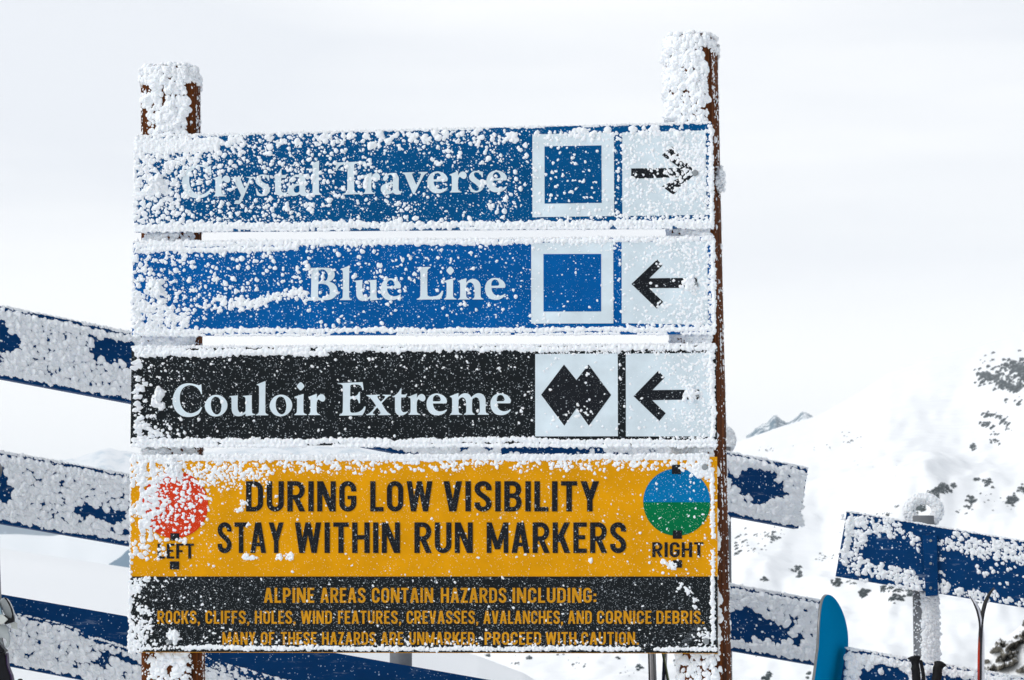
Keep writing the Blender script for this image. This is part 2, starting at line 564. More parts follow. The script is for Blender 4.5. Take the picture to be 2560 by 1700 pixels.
# ------------------------------------------------------------------ lettering
def smooth_loop(pts, n=5):
    """closed loop; points flagged 'c' (3-tuples) are corners, others are rounded through"""
    P = [np.array(p[:2], float) for p in pts]; C = [len(p) > 2 for p in pts]
    m = len(P); out = []
    for i in range(m):
        a, b = P[i], P[(i + 1) % m]
        d = np.linalg.norm(b - a)
        def tan(j, at_start):
            if C[j]: return None
            v = P[(j + 1) % m] - P[j - 1]
            l = np.linalg.norm(v)
            return v / l if l > 0 else None
        ta, tb = tan(i, True), tan((i + 1) % m, False)
        if ta is None and tb is None:
            out.append(a); continue
        if ta is None: ta = ((b - a) * 2 / d - tb); ta = ta / max(np.linalg.norm(ta), 1e-6)
        if tb is None: tb = ((b - a) * 2 / d - ta); tb = tb / max(np.linalg.norm(tb), 1e-6)
        for k in range(n):
            t = k / n
            h00 = 2 * t ** 3 - 3 * t * t + 1; h10 = t ** 3 - 2 * t * t + t
            h01 = -2 * t ** 3 + 3 * t * t; h11 = t ** 3 - t * t
            out.append(h00 * a + h10 * d * ta + h01 * b + h11 * d * tb)
    return out

def parse(s):
    r = []
    for w in s.split():
        c = w.endswith('c')
        x, y = w.rstrip('c').split(',')
        r.append((float(x), float(y), 1) if c else (float(x), float(y)))
    return r

# hand-drawn book serif: (pixels per drawing unit, baseline, contours)
SER = {
 'C': (5.2467, 518, ['437,107c 447,238c 434,238c 412,190 370,145 325,126 285,121 235,133 190,170 162,225 155,290 160,350 185,415 230,465 290,488 340,480 395,452 428,412c 448,408c 430,455 400,500c 330,530 250,537 170,515 105,460 68,385 60,315 75,240 115,165 170,118 240,96 310,98 370,112 405,122c']),
 'o': (5.2467, 518, ['482,392 505,320 560,265 632,247 705,265 760,318 780,385 760,455 705,510 630,532 555,515 502,462', '562,372 575,310 605,277 632,273 668,290 695,345 702,405 690,465 665,497 640,505 605,490 575,445']),
 'u': (5.2467, 518, ['805,265c 918,254c 914,400 925,460 955,485 990,482 1017,460c 1017,320 1012,285 982,272c 982,262c 1100,252c 1102,470 1110,490 1143,502c 1143,512c 1017,528c 1017,495c 970,522 920,530 870,515 840,470 834,400 833,310 828,285 805,276c']),
 'l': (5.2467, 518, ['1163,112c 1275,68c 1280,75c 1277,470 1285,490 1312,507c 1312,518c 1157,518c 1157,507c 1185,490 1192,470 1194,160 1188,132 1163,122c']),
 'i': (5.2467, 518, ['1660,274c 1775,238c 1780,242c 1777,465 1785,488 1820,505c 1820,516c 1658,516c 1658,506c 1682,488 1690,465 1692,320 1687,297 1660,288c', '1740,84 1768,104 1788,138 1770,168 1740,192 1714,172 1690,138 1710,106']),
 'r': (5.2467, 518, ['1840,278c 1950,236c 1953,240c 1951,298c 1975,260 2010,242 2045,255 2063,290 2055,325 2030,340 2000,330 1975,312 1960,325 1951,360 1951,465 1962,490 1995,505c 1995,516c 1843,516c 1843,506c 1862,490 1868,465 1868,320 1862,298 1840,288c']),
 'E': (5.0234, 490, ['82,88c 385,75c 398,172c 380,178c 368,135 340,112 300,106 245,108 230,122c 228,252c 290,250 318,235 335,203c 352,200c 352,340c 335,340c 322,300 300,283 240,286 228,300c 228,430 240,455 280,460 340,447 380,420 405,382c 422,382c 412,435 380,492c 92,496c 92,483c 125,465 135,440 136,140 128,112 82,98c']),
 'x': (5.0234, 490, ['432,238c 600,233c 600,245c 575,252 570,265 612,322c 665,268 662,252 635,246c 635,234c 740,236c 740,247c 705,262 625,342c 690,445 738,480c 738,490c 580,492c 580,482c 605,470 608,455 568,395c 520,450 515,470 540,480c 540,490c 430,490c 430,480c 470,465 552,375c 480,275 432,248c']),
 't': (5.0234, 490, ['757,258c 800,235 840,195 862,156c 874,156c 870,230c 920,232 930,222c 945,222c 925,270c 870,270c 868,400 878,440 905,455 950,440c 950,452c 905,488 860,496 815,480 793,440 791,400 791,265c 757,265c']),
 'e': (5.0234, 490, ['1445,425c 1425,455 1380,485 1315,495 1250,480 1205,430 1187,360 1198,295 1235,245 1300,220 1360,228 1415,260 1443,310 1435,346c 1268,346c 1278,392 1305,428 1350,445 1400,438 1435,420c', '1268,320c 1270,275 1290,248 1318,240 1345,255 1363,290 1362,308 1345,318c']),
 'm': (5.0234, 490, ['1480,255c 1580,216c 1589,218c 1588,265c 1625,232 1670,218 1715,228 1750,270c 1795,232 1840,218 1895,235 1925,280 1930,340 1930,440 1940,465 1968,478c 1968,489c 1830,489c 1830,478c 1850,460 1855,440 1853,330 1840,290 1810,270 1780,280 1762,300c 1760,440 1770,465 1792,478c 1792,489c 1658,489c 1658,478c 1680,462 1685,440 1683,330 1670,290 1640,270 1610,280 1590,305c 1590,440 1600,465 1635,478c 1635,489c 1485,489c 1485,478c 1502,462 1508,440 1508,300 1502,275 1480,265c']),
 'B': (4.3722, 440, ['88,90c 250,85 330,92 370,125 380,165 365,205 320,240c 370,260 402,300 407,345 390,395 340,430 270,440 82,443c 82,430c 112,415 120,390 122,135 115,110 88,100c', '202,115c 255,105 290,130 305,165 300,200 285,225 240,238 202,240c', '200,265c 250,262 300,280 325,330 318,385 285,412 240,418 205,408 198,385']),
 'n': (4.3722, 432, ['1725,228c 1810,200c 1819,200c 1818,250c 1850,218 1895,205 1945,225 1972,270 1975,330 1975,395 1982,412 2005,424c 2005,432c 1885,432c 1885,424c 1902,412 1908,395 1907,320 1895,270 1865,245 1835,255 1818,285c 1818,395 1828,412 1855,424c 1855,432c 1730,432c 1730,424c 1745,412 1750,395 1750,270 1745,248 1725,238c']),
 'L': (4.3722, 436, ['1278,80c 1427,77c 1425,90c 1400,105 1393,130 1393,370 1402,395 1440,402 1490,395 1525,375 1550,338c 1564,340c 1555,390 1530,432c 1277,436c 1277,425c 1305,412 1315,390 1315,135 1308,110 1278,92c']),
 'T': (5.0234, 483, ['105,80c 470,72c 488,165c 465,170c 448,130 420,105 350,100 330,115c 330,420 340,450 398,472c 398,482c 180,485c 180,475c 228,455 240,425 243,115c 220,105 160,115 125,150 112,185c 90,182c']),
 'a': (5.0234, 470, ['690,290 700,255 735,225 790,210 850,218 885,260 888,320 888,415 900,440 925,435c 930,450c 890,480 850,480 815,455c 770,475 720,478 675,450 662,410 675,370 715,345 812,318c 815,270 800,240 775,232 752,250 748,285 715,308', '812,348c 765,360 742,395 755,430 785,438 812,420c']),
 'v': (5.0234, 478, ['935,215c 1085,212c 1085,224c 1058,232 1060,250 1110,370c 1160,265 1165,235 1135,225c 1135,212c 1250,212c 1250,224c 1215,245 1195,275 1085,488c 1068,488c 980,280 965,245 935,228c']),
 's': (5.0234, 458, ['1945,200c 1945,270c 1930,270c 1905,225 1870,208 1838,215 1835,245 1860,280 1920,320 1950,365 1945,415 1905,450 1850,462 1790,448c 1775,365c 1790,362c 1815,415 1855,440 1890,430 1888,395 1850,355 1795,315 1772,275 1782,230 1825,195 1880,190 1925,200c']),
 'y': (5.3659, 543, ['735,285c 890,283c 890,295c 868,305 870,325 920,440c 975,330 980,305 945,297c 945,284c 1045,284c 1045,296c 1015,315 995,350 885,600 850,645 805,645 785,625 800,600 840,600c 862,550 873,530c 790,360 770,320 735,297c']),
}
_sc = {}
def serif(ch):
    if ch not in _sc:
        s, b, cs = SER[ch]
        L = [np.array(smooth_loop(parse(c))) for c in cs]
        x0 = min(l[:, 0].min() for l in L)
        _sc[ch] = [np.stack([(l[:, 0] - x0) / s, (b - l[:, 1]) / s], 1) for l in L]   # y up, source pixels
    return _sc[ch]

def area(l):
    return 0.5 * np.sum(l[:, 0] * np.roll(l[:, 1], -1) - np.roll(l[:, 0], -1) * l[:, 1])

def fill(loops):
    """outer loop followed by its holes -> triangles"""
    v = [[Vector((p[0], p[1], 0)) for p in l] for l in loops]
    return np.concatenate(loops), tessellate_polygon(v)

def decal(name, parts, fr, mat, parent, org, off):
    """parts: list of (points Nx2 in photo pixels, tris); each part sits a hair proud of the previous"""
    V, Fc, k = [], [], 0
    for q, (pts, tris) in enumerate(parts):
        L = fr.loc(pts[:, 0], pts[:, 1], off + q % 8 * 4e-5) - np.array(org)
        V.extend(L.tolist())
        for t in tris:
            t = [k + i for i in t]
            a, b, c = [np.array(V[i]) for i in t]
            if np.cross(b - a, c - a)[1] > 0: t = t[::-1]
            Fc.append(tuple(t))
        k += len(pts)
    me = bpy.data.meshes.new(name)
    me.from_pydata(V, [], Fc); me.update()
    me.materials.append(mat)
    return link(bpy.data.objects.new(name, me), parent)

def word_serif(text, xs, b0, b1):
    """glyphs with their left edges at photo x, baseline from b0=(x,y) to b1"""
    sl = (b1[1] - b0[1]) / (b1[0] - b0[0])
    out = []
    for ch, x in zip(text, xs):
        G = serif(ch)
        LP = [np.stack([x + g[:, 0], b0[1] + (x + g[:, 0] - b0[0]) * sl - g[:, 1]], 1) for g in G]
        if ch == 'i':
            for l in LP: out.append(fill([l]))
        else:
            out.append(fill(LP))
    return out

TW = 0.158                                   # stroke of the condensed capitals, cap height 1
WID = dict(A=.54, B=.50, C=.49, D=.50, E=.41, F=.40, G=.50, H=.52, I=TW, K=.53, L=.40, M=.66, N=.54, O=.50, P=.48, R=.51,
           S=.49, T=.46, U=.50, V=.52, W=.78, Y=.52, Z=.45)
WID.update({'.': TW, ',': TW, ':': TW})
def earc(cx, cy, rx, ry, a0, a1, n=10):
    return [(cx + rx * math.cos(math.radians(a0 + (a1 - a0) * i / n)), cy + ry * math.sin(math.radians(a0 + (a1 - a0) * i / n))) for i in range(n + 1)]
def ribbon(pts, t=TW, closed=False):
    pts = [p for i, p in enumerate(pts) if i == 0 or math.dist(p, pts[i - 1]) > 1e-4]
    if closed and math.dist(pts[0], pts[-1]) < 1e-4: pts = pts[:-1]
    P = np.array(pts, float); n = len(P); L, R = [], []
    for i in range(n):
        a = P[(i - 1) % n] if (closed or i > 0) else None
        b = P[(i + 1) % n] if (closed or i < n - 1) else None
        d1 = (P[i] - a) / np.linalg.norm(P[i] - a) if a is not None else None
        d2 = (b - P[i]) / np.linalg.norm(b - P[i]) if b is not None else None
        if d1 is None: d1 = d2
        if d2 is None: d2 = d1
        n1 = np.array([-d1[1], d1[0]]); n2 = np.array([-d2[1], d2[0]])
        mm = n1 + n2; mm /= np.linalg.norm(mm)
        k = min(1 / max(np.dot(mm, n1), 0.3), 2.0) * t / 2
        L.append(P[i] + mm * k); R.append(P[i] - mm * k)
    V = np.array(L + R); T = []
    for i in range(n if closed else n - 1):
        j = (i + 1) % n
        T += [(i, j, n + j), (i, n + j, n + i)]
    return V, T
def para(x0, y0, x1, y1, w):
    return np.array([(x0 - w / 2, y0), (x0 + w / 2, y0), (x1 + w / 2, y1), (x1 - w / 2, y1)]), [(0, 1, 2), (0, 2, 3)]
def rect(x0, y0, x1, y1):
    return np.array([(x0, y0), (x1, y0), (x1, y1), (x0, y1)]), [(0, 1, 2), (0, 2, 3)]
_gs = {}
def gothic(ch):
    if ch in _gs: return _gs[ch]
    w = WID[ch]; t = TW; a = t / 2; r = w - a; h = 0.145; T = 1 - h / 2; B = h / 2; rx = (w - t) / 2; ry = 0.2; c = w / 2
    S = lambda x=0: rect(x, 0, x + t, 1)
    if ch == 'A': p = [para(a * 1.02, 0, c - .02, 1, t * 1.06), para(w - a * 1.02, 0, c + .02, 1, t * 1.06), rect(.15, .22, w - .15, .34)]
    elif ch == 'B':
        p = [S(), ribbon([(a, T), (c, T)] + earc(c, .755, r - c - .01, T - .755, 90, -90) + [(a, .51 + 0)], h),
             ribbon([(a, .51), (c, .51)] + earc(c, .285, r - c, .51 - .285 + 0, 90, 0) + earc(c, .285, r - c, .285 - B, 0, -90) + [(a, B)], h)]
        p = [S(), ribbon([(a, T), (c, T)] + earc(c, (T + .52) / 2, r - c - .012, (T - .52) / 2, 90, -90) + [(a, .52)], TW * .95),
             ribbon([(a, .52), (c, .52)] + earc(c, (B + .52) / 2, r - c, (.52 - B) / 2, 90, -90) + [(a, B)], TW * .95)]
    elif ch in 'OCG':
        top = earc(c, T - ry, rx, ry, 180, 0); bot = earc(c, B + ry, rx, ry, 0, -180)
        if ch == 'O': p = [ribbon(top + bot, TW * .98, True)]
        elif ch == 'C':
            p = [ribbon([(r, .64)] + earc(c, T - ry, rx, ry, 0, 180) + earc(c, B + ry, rx, ry, 180, 360) + [(r, .36)], TW * .98)]
        else:
            p = [ribbon([(r, .66)] + earc(c, T - ry, rx, ry, 0, 180) + earc(c, B + ry, rx, ry, 180, 360) + [(r, .40)], TW * .98), rect(c - .01, .40, w, .52)]
    elif ch == 'D': p = [S(), ribbon([(a, T), (c - .02, T)] + earc(c - .02, T - ry, r - c + .02, ry, 90, 0) + earc(c - .02, B + ry, r - c + .02, ry, 0, -90) + [(a, B)], TW * .95)]
    elif ch == 'E': p = [S(), rect(a, 1 - h, w, 1), rect(a, 0, w, h), rect(a, .445, w - .05, .445 + h * .95)]
    elif ch == 'F': p = [S(), rect(a, 1 - h, w, 1), rect(a, .43, w - .05, .43 + h * .95)]
    elif ch == 'H': p = [S(), S(w - t), rect(a, .44, w - a, .44 + h)]
    elif ch == 'I': p = [S()]
    elif ch == 'K': p = [S(), para(.16, .36, w - .09, 1, t * 1.15), para(w - .085, 0, .235, .60, t * 1.12)]
    elif ch == 'L': p = [S(), rect(a, 0, w, h)]
    elif ch == 'M': p = [rect(0, 0, t * .92, 1), rect(w - t * .92, 0, w, 1), para(c, .12, .075, 1, t * 1.0), para(c, .12, w - .075, 1, t * 1.0)]
    elif ch == 'N': p = [rect(0, 0, t * .95, 1), rect(w - t * .95, 0, w, 1), para(w - .085, 0, .085, 1, t * 1.15)]
    elif ch in 'PR':
        p = [S(), ribbon([(a, T), (c, T)] + earc(c, (T + .47) / 2, r - c, (T - .47) / 2, 90, -90) + [(a, .47)], TW * .95)]
        if ch == 'R': p.append(para(w - .075, 0, c - .0, .45, t * 1.08))
    elif ch == 'S':
        p = [ribbon([(r - .005, .70)] + earc(c, T - .17, rx, .17, 0, 180) + [(a + .012, .68), (a + .06, .60), (c, .51), (r - .05, .405), (r - .008, .32)] + earc(c, B + .17, rx, .17, 0, -180) + [(a, .30)], TW)]
    elif ch == 'T': p = [rect(0, 1 - h, w, 1), rect(c - a, 0, c + a, 1)]
    elif ch == 'U': p = [ribbon([(a, 1)] + earc(c, B + ry, rx, ry, 180, 360) + [(r, 1)], TW * .98)]
    elif ch == 'V': p = [para(c - .015, 0, a * 1.02, 1, t * 1.06), para(c + .015, 0, w - a * 1.02, 1, t * 1.06)]
    elif ch == 'W': p = [para(w * .27, 0, a, 1, t), para(w * .27, 0, c, 1, t * .94), para(w * .73, 0, c, 1, t * .94), para(w * .73, 0, w - a, 1, t)]
    elif ch == 'Y': p = [rect(c - a, 0, c + a, .46), para(c, .40, a * 1.05, 1, t * 1.1), para(c, .40, w - a * 1.05, 1, t * 1.1)]
    elif ch == 'Z': p = [rect(0, 1 - h, w, 1), rect(0, 0, w, h), para(.09, .05, w - .09, .95, t * 1.15)]
    elif ch == '.': p = [rect(0, 0, t, t)]
    elif ch == ':': p = [rect(0, .06, t, .06 + t), rect(0, .46, t, .46 + t)]
    elif ch == ',': p = [rect(0, 0, t, t), para(.03, -.15, t - .045, .02, .08)]
    _gs[ch] = p
    return p
def word_gothic(text, x0, x1, ytop, ybot):
    sp = 0.10
    wid = sum(WID[c] for c in text) + sp * (len(text) - 1)
    H = ybot - ytop; sx = (x1 - x0) / wid; x = x0; out = []
    for ch in text:
        for V, T in gothic(ch):
            out.append((np.stack([x + V[:, 0] * sx, ybot - V[:, 1] * H], 1), T))
        x += (WID[ch] + sp) * sx
    return out
def poly_px(pts):
    return fill([np.array(pts, float)])
def disc_px(cx, cy, r, a0=0, a1=360, n=64):
    return poly_px([(cx + r * math.cos(math.radians(a0 + (a1 - a0) * i / n)), cy - r * math.sin(math.radians(a0 + (a1 - a0) * i / n))) for i in range(n if a1 - a0 >= 360 else n + 1)])

# ================================================================== TERRAIN
def el(y): return (1650.0 - y) / F
def interp(px, tab):
    a = np.array(tab, float)
    return np.interp(px, a[:, 0], a[:, 1])
CREST = [(-900, .070), (0, el(1385)), (330, el(1430)), (800, .019), (1200, el(1641)), (1310, el(1682)), (1500, -.022), (2560, -.075), (4000, -.11)]
RIDGE = [(-900, -.03), (700, -.03), (1000, .0), (1200, .03), (1500, .058), (1700, .073), (1860, el(1103)), (1950, el(1072)), (2050, el(1043)), (2140, el(995)), (2230, el(938)), (2330, el(904)), (2560, el(850)), (3200, .16), (5000, .2)]
HILL0, HILL1 = 110.0, 1500.0
def hill_s(r):
    return np.clip((np.log(r) - math.log(HILL0)) / (math.log(HILL1) - math.log(HILL0)), 0, 1)
def hill_e(px, r):
    s = hill_s(r)
    er = interp(px, RIDGE)
    e0 = np.minimum(-0.028 - 0.004 * sst(1300, 2500, px), er)
    sh = s + 0.030 * np.sin(s * 19 + px * 0.0035) * np.sin(s * math.pi) + 0.20 * (fbm(px * 0.0045 + s * 2.5, s * 7 - px * 0.0016, 5, 4) - 0.5) * np.sin(s * math.pi) ** 0.7
    return e0 + (er - e0) * sh
def terrain_z(px, r):
    ang = np.arctan((np.asarray(px) - 1280) / F)
    X, Y = r * np.sin(ang), r * np.cos(ang)
    near = 0.0 * r + sst(3, 9, Y) * (0.5 - 0.165 * np.clip(X, -9, 9)) + 0.02 * (fbm(X * 0.8, Y * 0.8, 2) - 0.5)
    zc = 1.6 + 24 * interp(px, CREST)
    k = sst(10.5, 24, r)
    z = near * (1 - k) + zc * k
    drop = zc - 0.30 * (r - 24)
    z = np.where(r > 24, np.where(r < 27, zc - 0.05 * (r - 24) ** 2 / 1.0, zc - 0.45 - 0.30 * (r - 27)), z)
    zh = 1.6 + r * hill_e(px, r)
    w = sst(70, HILL0, r)
    low = np.maximum(z, -170)
    z = np.where(r > 70, low * (1 - w) + np.minimum(zh, 9999) * w, z)
    # beyond the ridge the ground falls away
    f = sst(HILL1, HILL1 * 1.5, r)
    return z * (1 - f) + (-260) * f

pxs = np.concatenate([np.linspace(-60000, -2500, 40), np.linspace(-2400, -320, 40), np.linspace(-300, 2860, 560), np.linspace(2900, 5200, 40), np.linspace(5400, 60000, 40)])
rs = np.concatenate([np.linspace(0.4, 24, 60), np.linspace(24.4, 32, 14), np.geomspace(33, HILL0, 40), np.geomspace(HILL0 * 1.01, HILL1, 230), np.geomspace(HILL1 * 1.03, 9000, 24)])
PX, RR = np.meshgrid(pxs, rs)
# far to the sides the photo shows nothing: keep rolling slopes
ZZ = terrain_z(np.clip(PX, -900, 5000), RR)
AN = np.arctan((PX - 1280) / F)
TV = np.stack([RR * np.sin(AN), RR * np.cos(AN), ZZ], -1).reshape(-1, 3)
# a half-disc of snow behind the camera closes the sheet
def grid_faces(nr, nc):
    i = np.arange(nr - 1)[:, None] * nc + np.arange(nc - 1)[None]
    return np.stack([i, i + 1, i + nc + 1, i + nc], -1).reshape(-1, 4)
def snowfield_mat():
    m, nd, lk, bs = newmat('snowfield')
    co = nd.new('ShaderNodeTexCoord').outputs['Object']
    mp_ = nd.new('ShaderNodeMapping'); mp_.inputs['Scale'].default_value = (0.05, 0.05, 0.2)
    lk.new(co, mp_.inputs[0])
    n = tex_noise(nd, lk, mp_.outputs[0], 1.5, 2.5, 0.5)
    n2 = tex_noise(nd, lk, co, 4.0, 6, 0.6)
    base = mixc(nd, lk, maprange(nd, lk, n, 0.35, 0.7), (0.90, 0.915, 0.93), (0.925, 0.935, 0.945))
    lk.new(base, bs.inputs['Base Color'])
    bs.inputs['Roughness'].default_value = 0.8
    bs.inputs['Specular IOR Level'].default_value = 0.1
    b1 = nd.new('ShaderNodeBump'); b1.inputs['Strength'].default_value = 0.22; b1.inputs['Distance'].default_value = 7.0
    lk.new(n, b1.inputs['Height'])
    b2 = nd.new('ShaderNodeBump'); b2.inputs['Strength'].default_value = 0.12; b2.inputs['Distance'].default_value = 0.03
    lk.new(n2, b2.inputs['Height']); lk.new(b1.outputs[0], b2.inputs['Normal'])
    lk.new(b2.outputs[0], bs.inputs['Normal'])
    return m
M['snow'] = snowfield_mat()
g = mesh_np('ground', TV, grid_faces(len(rs), len(pxs)), M['snow'])
tag(g, kind='structure')
th = np.linspace(-math.atan(-61280 / F) , 2 * math.pi - math.atan(58720 / F), 60)
th = np.linspace(math.atan(58720 / F), 2 * math.pi + math.atan(-61280 / F), 60)
rb = np.concatenate([[0.4], np.geomspace(1, 4000, 30)])
TB, RB = np.meshgrid(th, rb)
edge = sst(0.0, 0.25, np.minimum(TB - th[0], th[-1] - TB))
ZB = np.where(True, -0.004 * RB * 0, 0) + edge * (-0.01 * RB * sst(5, 60, RB)) + (1 - edge) * terrain_z(np.where(TB < math.pi, 5000.0, -900.0), RB)
gb = mesh_np('snow_slope', np.stack([RB * np.sin(TB), RB * np.cos(TB), ZB], -1).reshape(-1, 3), grid_faces(len(rb), len(th)), M['snow'])
tag(gb, kind='structure')

def ray_terrain(px, py):
    """distance at which the sight line of a photo pixel meets the hillside"""
    rr = np.geomspace(HILL0, HILL1, 900)
    e = hill_e(np.full_like(rr, px), rr)
    k = np.nonzero(e >= el(py))[0]
    if not len(k): return None
    return rr[k[0]]
def pix_point(px, py, r):
    a = math.atan((px - 1280) / F)
    return np.array([r * math.sin(a), r * math.cos(a), 1.6 + r * el(py)])

def rockmat(name, col, snow=0.55):
    m, nd, lk, bs = newmat(name)
    co = nd.new('ShaderNodeTexCoord').outputs['Object']
    n = tex_noise(nd, lk, co, 0.6, 8, 0.7)
    base = mixc(nd, lk, maprange(nd, lk, n, 0.35, 0.7), tuple(c * 0.5 for c in col), tuple(c * 1.5 for c in col))
    ge = nd.new('ShaderNodeNewGeometry')
    s = nd.new('ShaderNodeSeparateXYZ'); lk.new(ge.outputs['Normal'], s.inputs[0])
    up = mathn(nd, lk, 'ADD', s.outputs[2], mathn(nd, lk, 'MULTIPLY', mathn(nd, lk, 'SUBTRACT', n, 0.5), 1.2))
    k = maprange(nd, lk, up, snow, snow + 0.12)
    lk.new(mixc(nd, lk, k, base, (0.9, 0.92, 0.95)), bs.inputs['Base Color'])
    bs.inputs['Roughness'].default_value = 0.9
    bump(nd, lk, bs, n, 0.6, 0.4)
    return m
M['rock'] = rockmat('hillside_rock', (0.030, 0.048, 0.054), 0.86)
M['rock_near'] = rockmat('near_rock', (0.19, 0.172, 0.135), 0.42)

def rock_shape(seed, sub=2):
    bm = bmesh.new(); bmesh.ops.create_icosphere(bm, subdivisions=sub + 1, radius=1)
    V = np.array([v.co[:] for v in bm.verts]); Fc = np.array([[v.index for v in f.verts] for f in bm.faces]); bm.free()
    k = fbm(V[:, 0] * 1.3 + seed, V[:, 1] * 1.3, seed, 4, V[:, 2] * 1.3 + 7)
    return V * (0.35 + 1.3 * k)[:, None], Fc
RS = [rock_shape(100 + i) for i in range(8)]

# outcrops: photo centre, half-extents, count, stone size in px, downhill slant
CL = [(2515, 958, 75, 40, 130, 7, .5), (2545, 930, 24, 18, 60, 9, .4), (2480, 953, 30, 9, 60, 8, .3), (2525, 975, 40, 8, 50, 9, .15), (2570, 940, 30, 30, 60, 9, .3), (2548, 985, 20, 8, 26, 8, .2),
      (2480, 1050, 16, 9, 20, 7, .5), (2508, 1060, 15, 12, 24, 7, .5), (2470, 1072, 12, 9, 18, 8, .5), (2552, 1020, 10, 6, 10, 6, .4), (2525, 1083, 10, 5, 7, 5, .5),
      (2437, 1128, 7, 8, 12, 8, .4), (2492, 1112, 12, 8, 15, 5, .5), (2495, 1097, 9, 4, 8, 5, .4),
      (2352, 1232, 24, 14, 44, 8, -.25), (2337, 1250, 16, 12, 30, 9, -.2), (2385, 1222, 14, 6, 14, 6, -.3), (2470, 1215, 14, 8, 18, 7, .7), (2447, 1208, 14, 7, 14, 6, .8),
      (2430, 1260, 10, 8, 16, 8, .5), (2555, 1235, 14, 9, 16, 7, .3), (2530, 1262, 14, 10, 26, 9, .1), (2420, 1275, 24, 7, 16, 5, .2), (2500, 1260, 60, 26, 22, 4, .2), (2400, 1290, 16, 6, 9, 5, .1),
      (2215, 1290, 24, 5, 12, 4, -.2), (2240, 1275, 12, 3, 7, 4, -.2),
      (1915, 1345, 34, 14, 16, 5, .2), (1935, 1355, 12, 16, 14, 7, .3), (1842, 1380, 10, 18, 12, 6, .3), (1880, 1372, 40, 14, 16, 4, .2), (1850, 1350, 18, 18, 10, 5, 0),
      (1990, 1425, 18, 8, 20, 6, -.5), (2000, 1440, 8, 8, 10, 7, 0), (2060, 1400, 34, 14, 22, 4, -.4), (2110, 1385, 26, 8, 14, 4, -.5), (1912, 1452, 10, 10, 12, 6, 0), (1930, 1350, 60, 40, 14, 3, 0),
      (2095, 1462, 14, 8, 16, 9, 0), (2160, 1486, 12, 7, 13, 10, 0), (2205, 1472, 20, 8, 16, 7, 0), (2238, 1500, 16, 10, 20, 10, 0), (2250, 1478, 24, 8, 20, 8, 0), (2125, 1452, 34, 12, 16, 5, 0), (2275, 1490, 18, 7, 16, 8, 0), (2340, 1498, 10, 3, 4, 5, 0), (2440, 1510, 14, 3, 6, 4, 0),
      (1915, 1690, 10, 7, 8, 9, 0), (2018, 1684, 7, 5, 7, 7, 0), (2014, 1694, 6, 3, 5, 6, 0), (1888, 1640, 5, 3, 3, 7, 0),
      (2130, 1095, 30, 10, 10, 3, .3), (2125, 1110, 12, 4, 7, 4, .3), (1925, 1132, 10, 5, 7, 4, 0), (1930, 1125, 40, 8, 8, 2.5, 0), (2060, 1125, 80, 14, 12, 2.5, .2), (2200, 1170, 90, 20, 10, 2.5, .3),
      (2300, 1272, 16, 12, 40, 10, .2), (1225, 1642, 12, 3, 7, 5, .4), (1290, 1660, 22, 3, 5, 5, 0), (1323, 1646, 6, 5, 7, 6, 0), (1395, 1637, 10, 3, 5, 4, 0), (1445, 1663, 20, 8, 7, 5, 0), (1540, 1645, 6, 4, 4, 6, 0), (1595, 1668, 6, 8, 8, 7, .3), (1560, 1680, 40, 10, 7, 3.5, 0), (1690, 1655, 8, 14, 6, 6, 0), (1460, 1640, 180, 12, 8, 3, 0)]
VV, FF, off = [], [], 0
for ci, (cx, cy, hx, hy, n, sz, sl) in enumerate(CL):
    for q in range(n):
        dx = RNG.normal(0, 0.5) * hx; x = cx + dx; y = cy + RNG.normal(0, 0.5) * hy - (dx * -sl * 0.6)
        r = ray_terrain(x, y)
        if r is None: continue
        P = pix_point(x, y, r)
        s = sz * (0.35 + 0.75 * RNG.random()) * r / F * 0.78
        tv, tf = RS[RNG.integers(0, 8)]
        a = RNG.random() * 6.28
        R = np.array([[math.cos(a), -math.sin(a), 0], [math.sin(a), math.cos(a), 0], [0, 0, 1]])
        V = (tv @ R.T) * np.array([1.05, 1.0, 1.1]) * s + P
        VV.append(V); FF.append(tf + off); off += len(tv)
rk = mesh_np('hillside_rocks', np.concatenate(VV), np.concatenate(FF), M['rock'], smooth=False)
tag(rk, 'dark rocks and scrub poking through the snow of the far hillside', 'rocks', kind='stuff')

# the nearer rocky slope low in the right corner
bx = np.concatenate([np.linspace(2250, 2398, 20), np.linspace(2400, 2700, 210), np.linspace(2705, 3600, 30)]); br = np.linspace(56, 84, 150)
BX, BR = np.meshgrid(bx, br)
SIL = [(2250, 1800), (2380, 1735), (2425, 1692), (2448, 1660), (2462, 1636), (2478, 1612), (2497, 1594), (2515, 1588), (2535, 1574), (2560, 1552), (2620, 1500), (2800, 1400), (3600, 1200)]
be = el(interp(BX, SIL))
bt = np.clip((BR - 56) / 16, 0, 1)
BE = (-0.045) * (1 - bt) + be * bt - sst(72.5, 84, BR) * 0.10
BA = np.arctan((BX - 1280) / F)
tag(mesh_np('snow_bank', np.stack([BR * np.sin(BA), BR * np.cos(BA), 1.6 + BR * BE], -1).reshape(-1, 3), grid_faces(len(br), len(bx)), M['snow']), kind='structure')
PYB = 1650 - F * BE                                         # how high each point sits on the slope
RO = [(2455, 1650, 22, 13), (2475, 1625, 26, 16), (2497, 1605, 20, 13), (2520, 1608, 20, 14), (2508, 1635, 34, 16), (2535, 1592, 20, 13), (2553, 1585, 16, 16), (2550, 1558, 14, 8), (2470, 1660, 30, 12), (2505, 1658, 36, 10), (2490, 1645, 20, 12),
      (2462, 1672, 30, 8), (2545, 1645, 10, 6), (2552, 1658, 10, 6), (2540, 1670, 10, 6), (2558, 1664, 10, 8), (2590, 1590, 40, 40), (2440, 1648, 9, 9), (2620, 1640, 40, 30)]
mask = -0.9 + 0 * BX
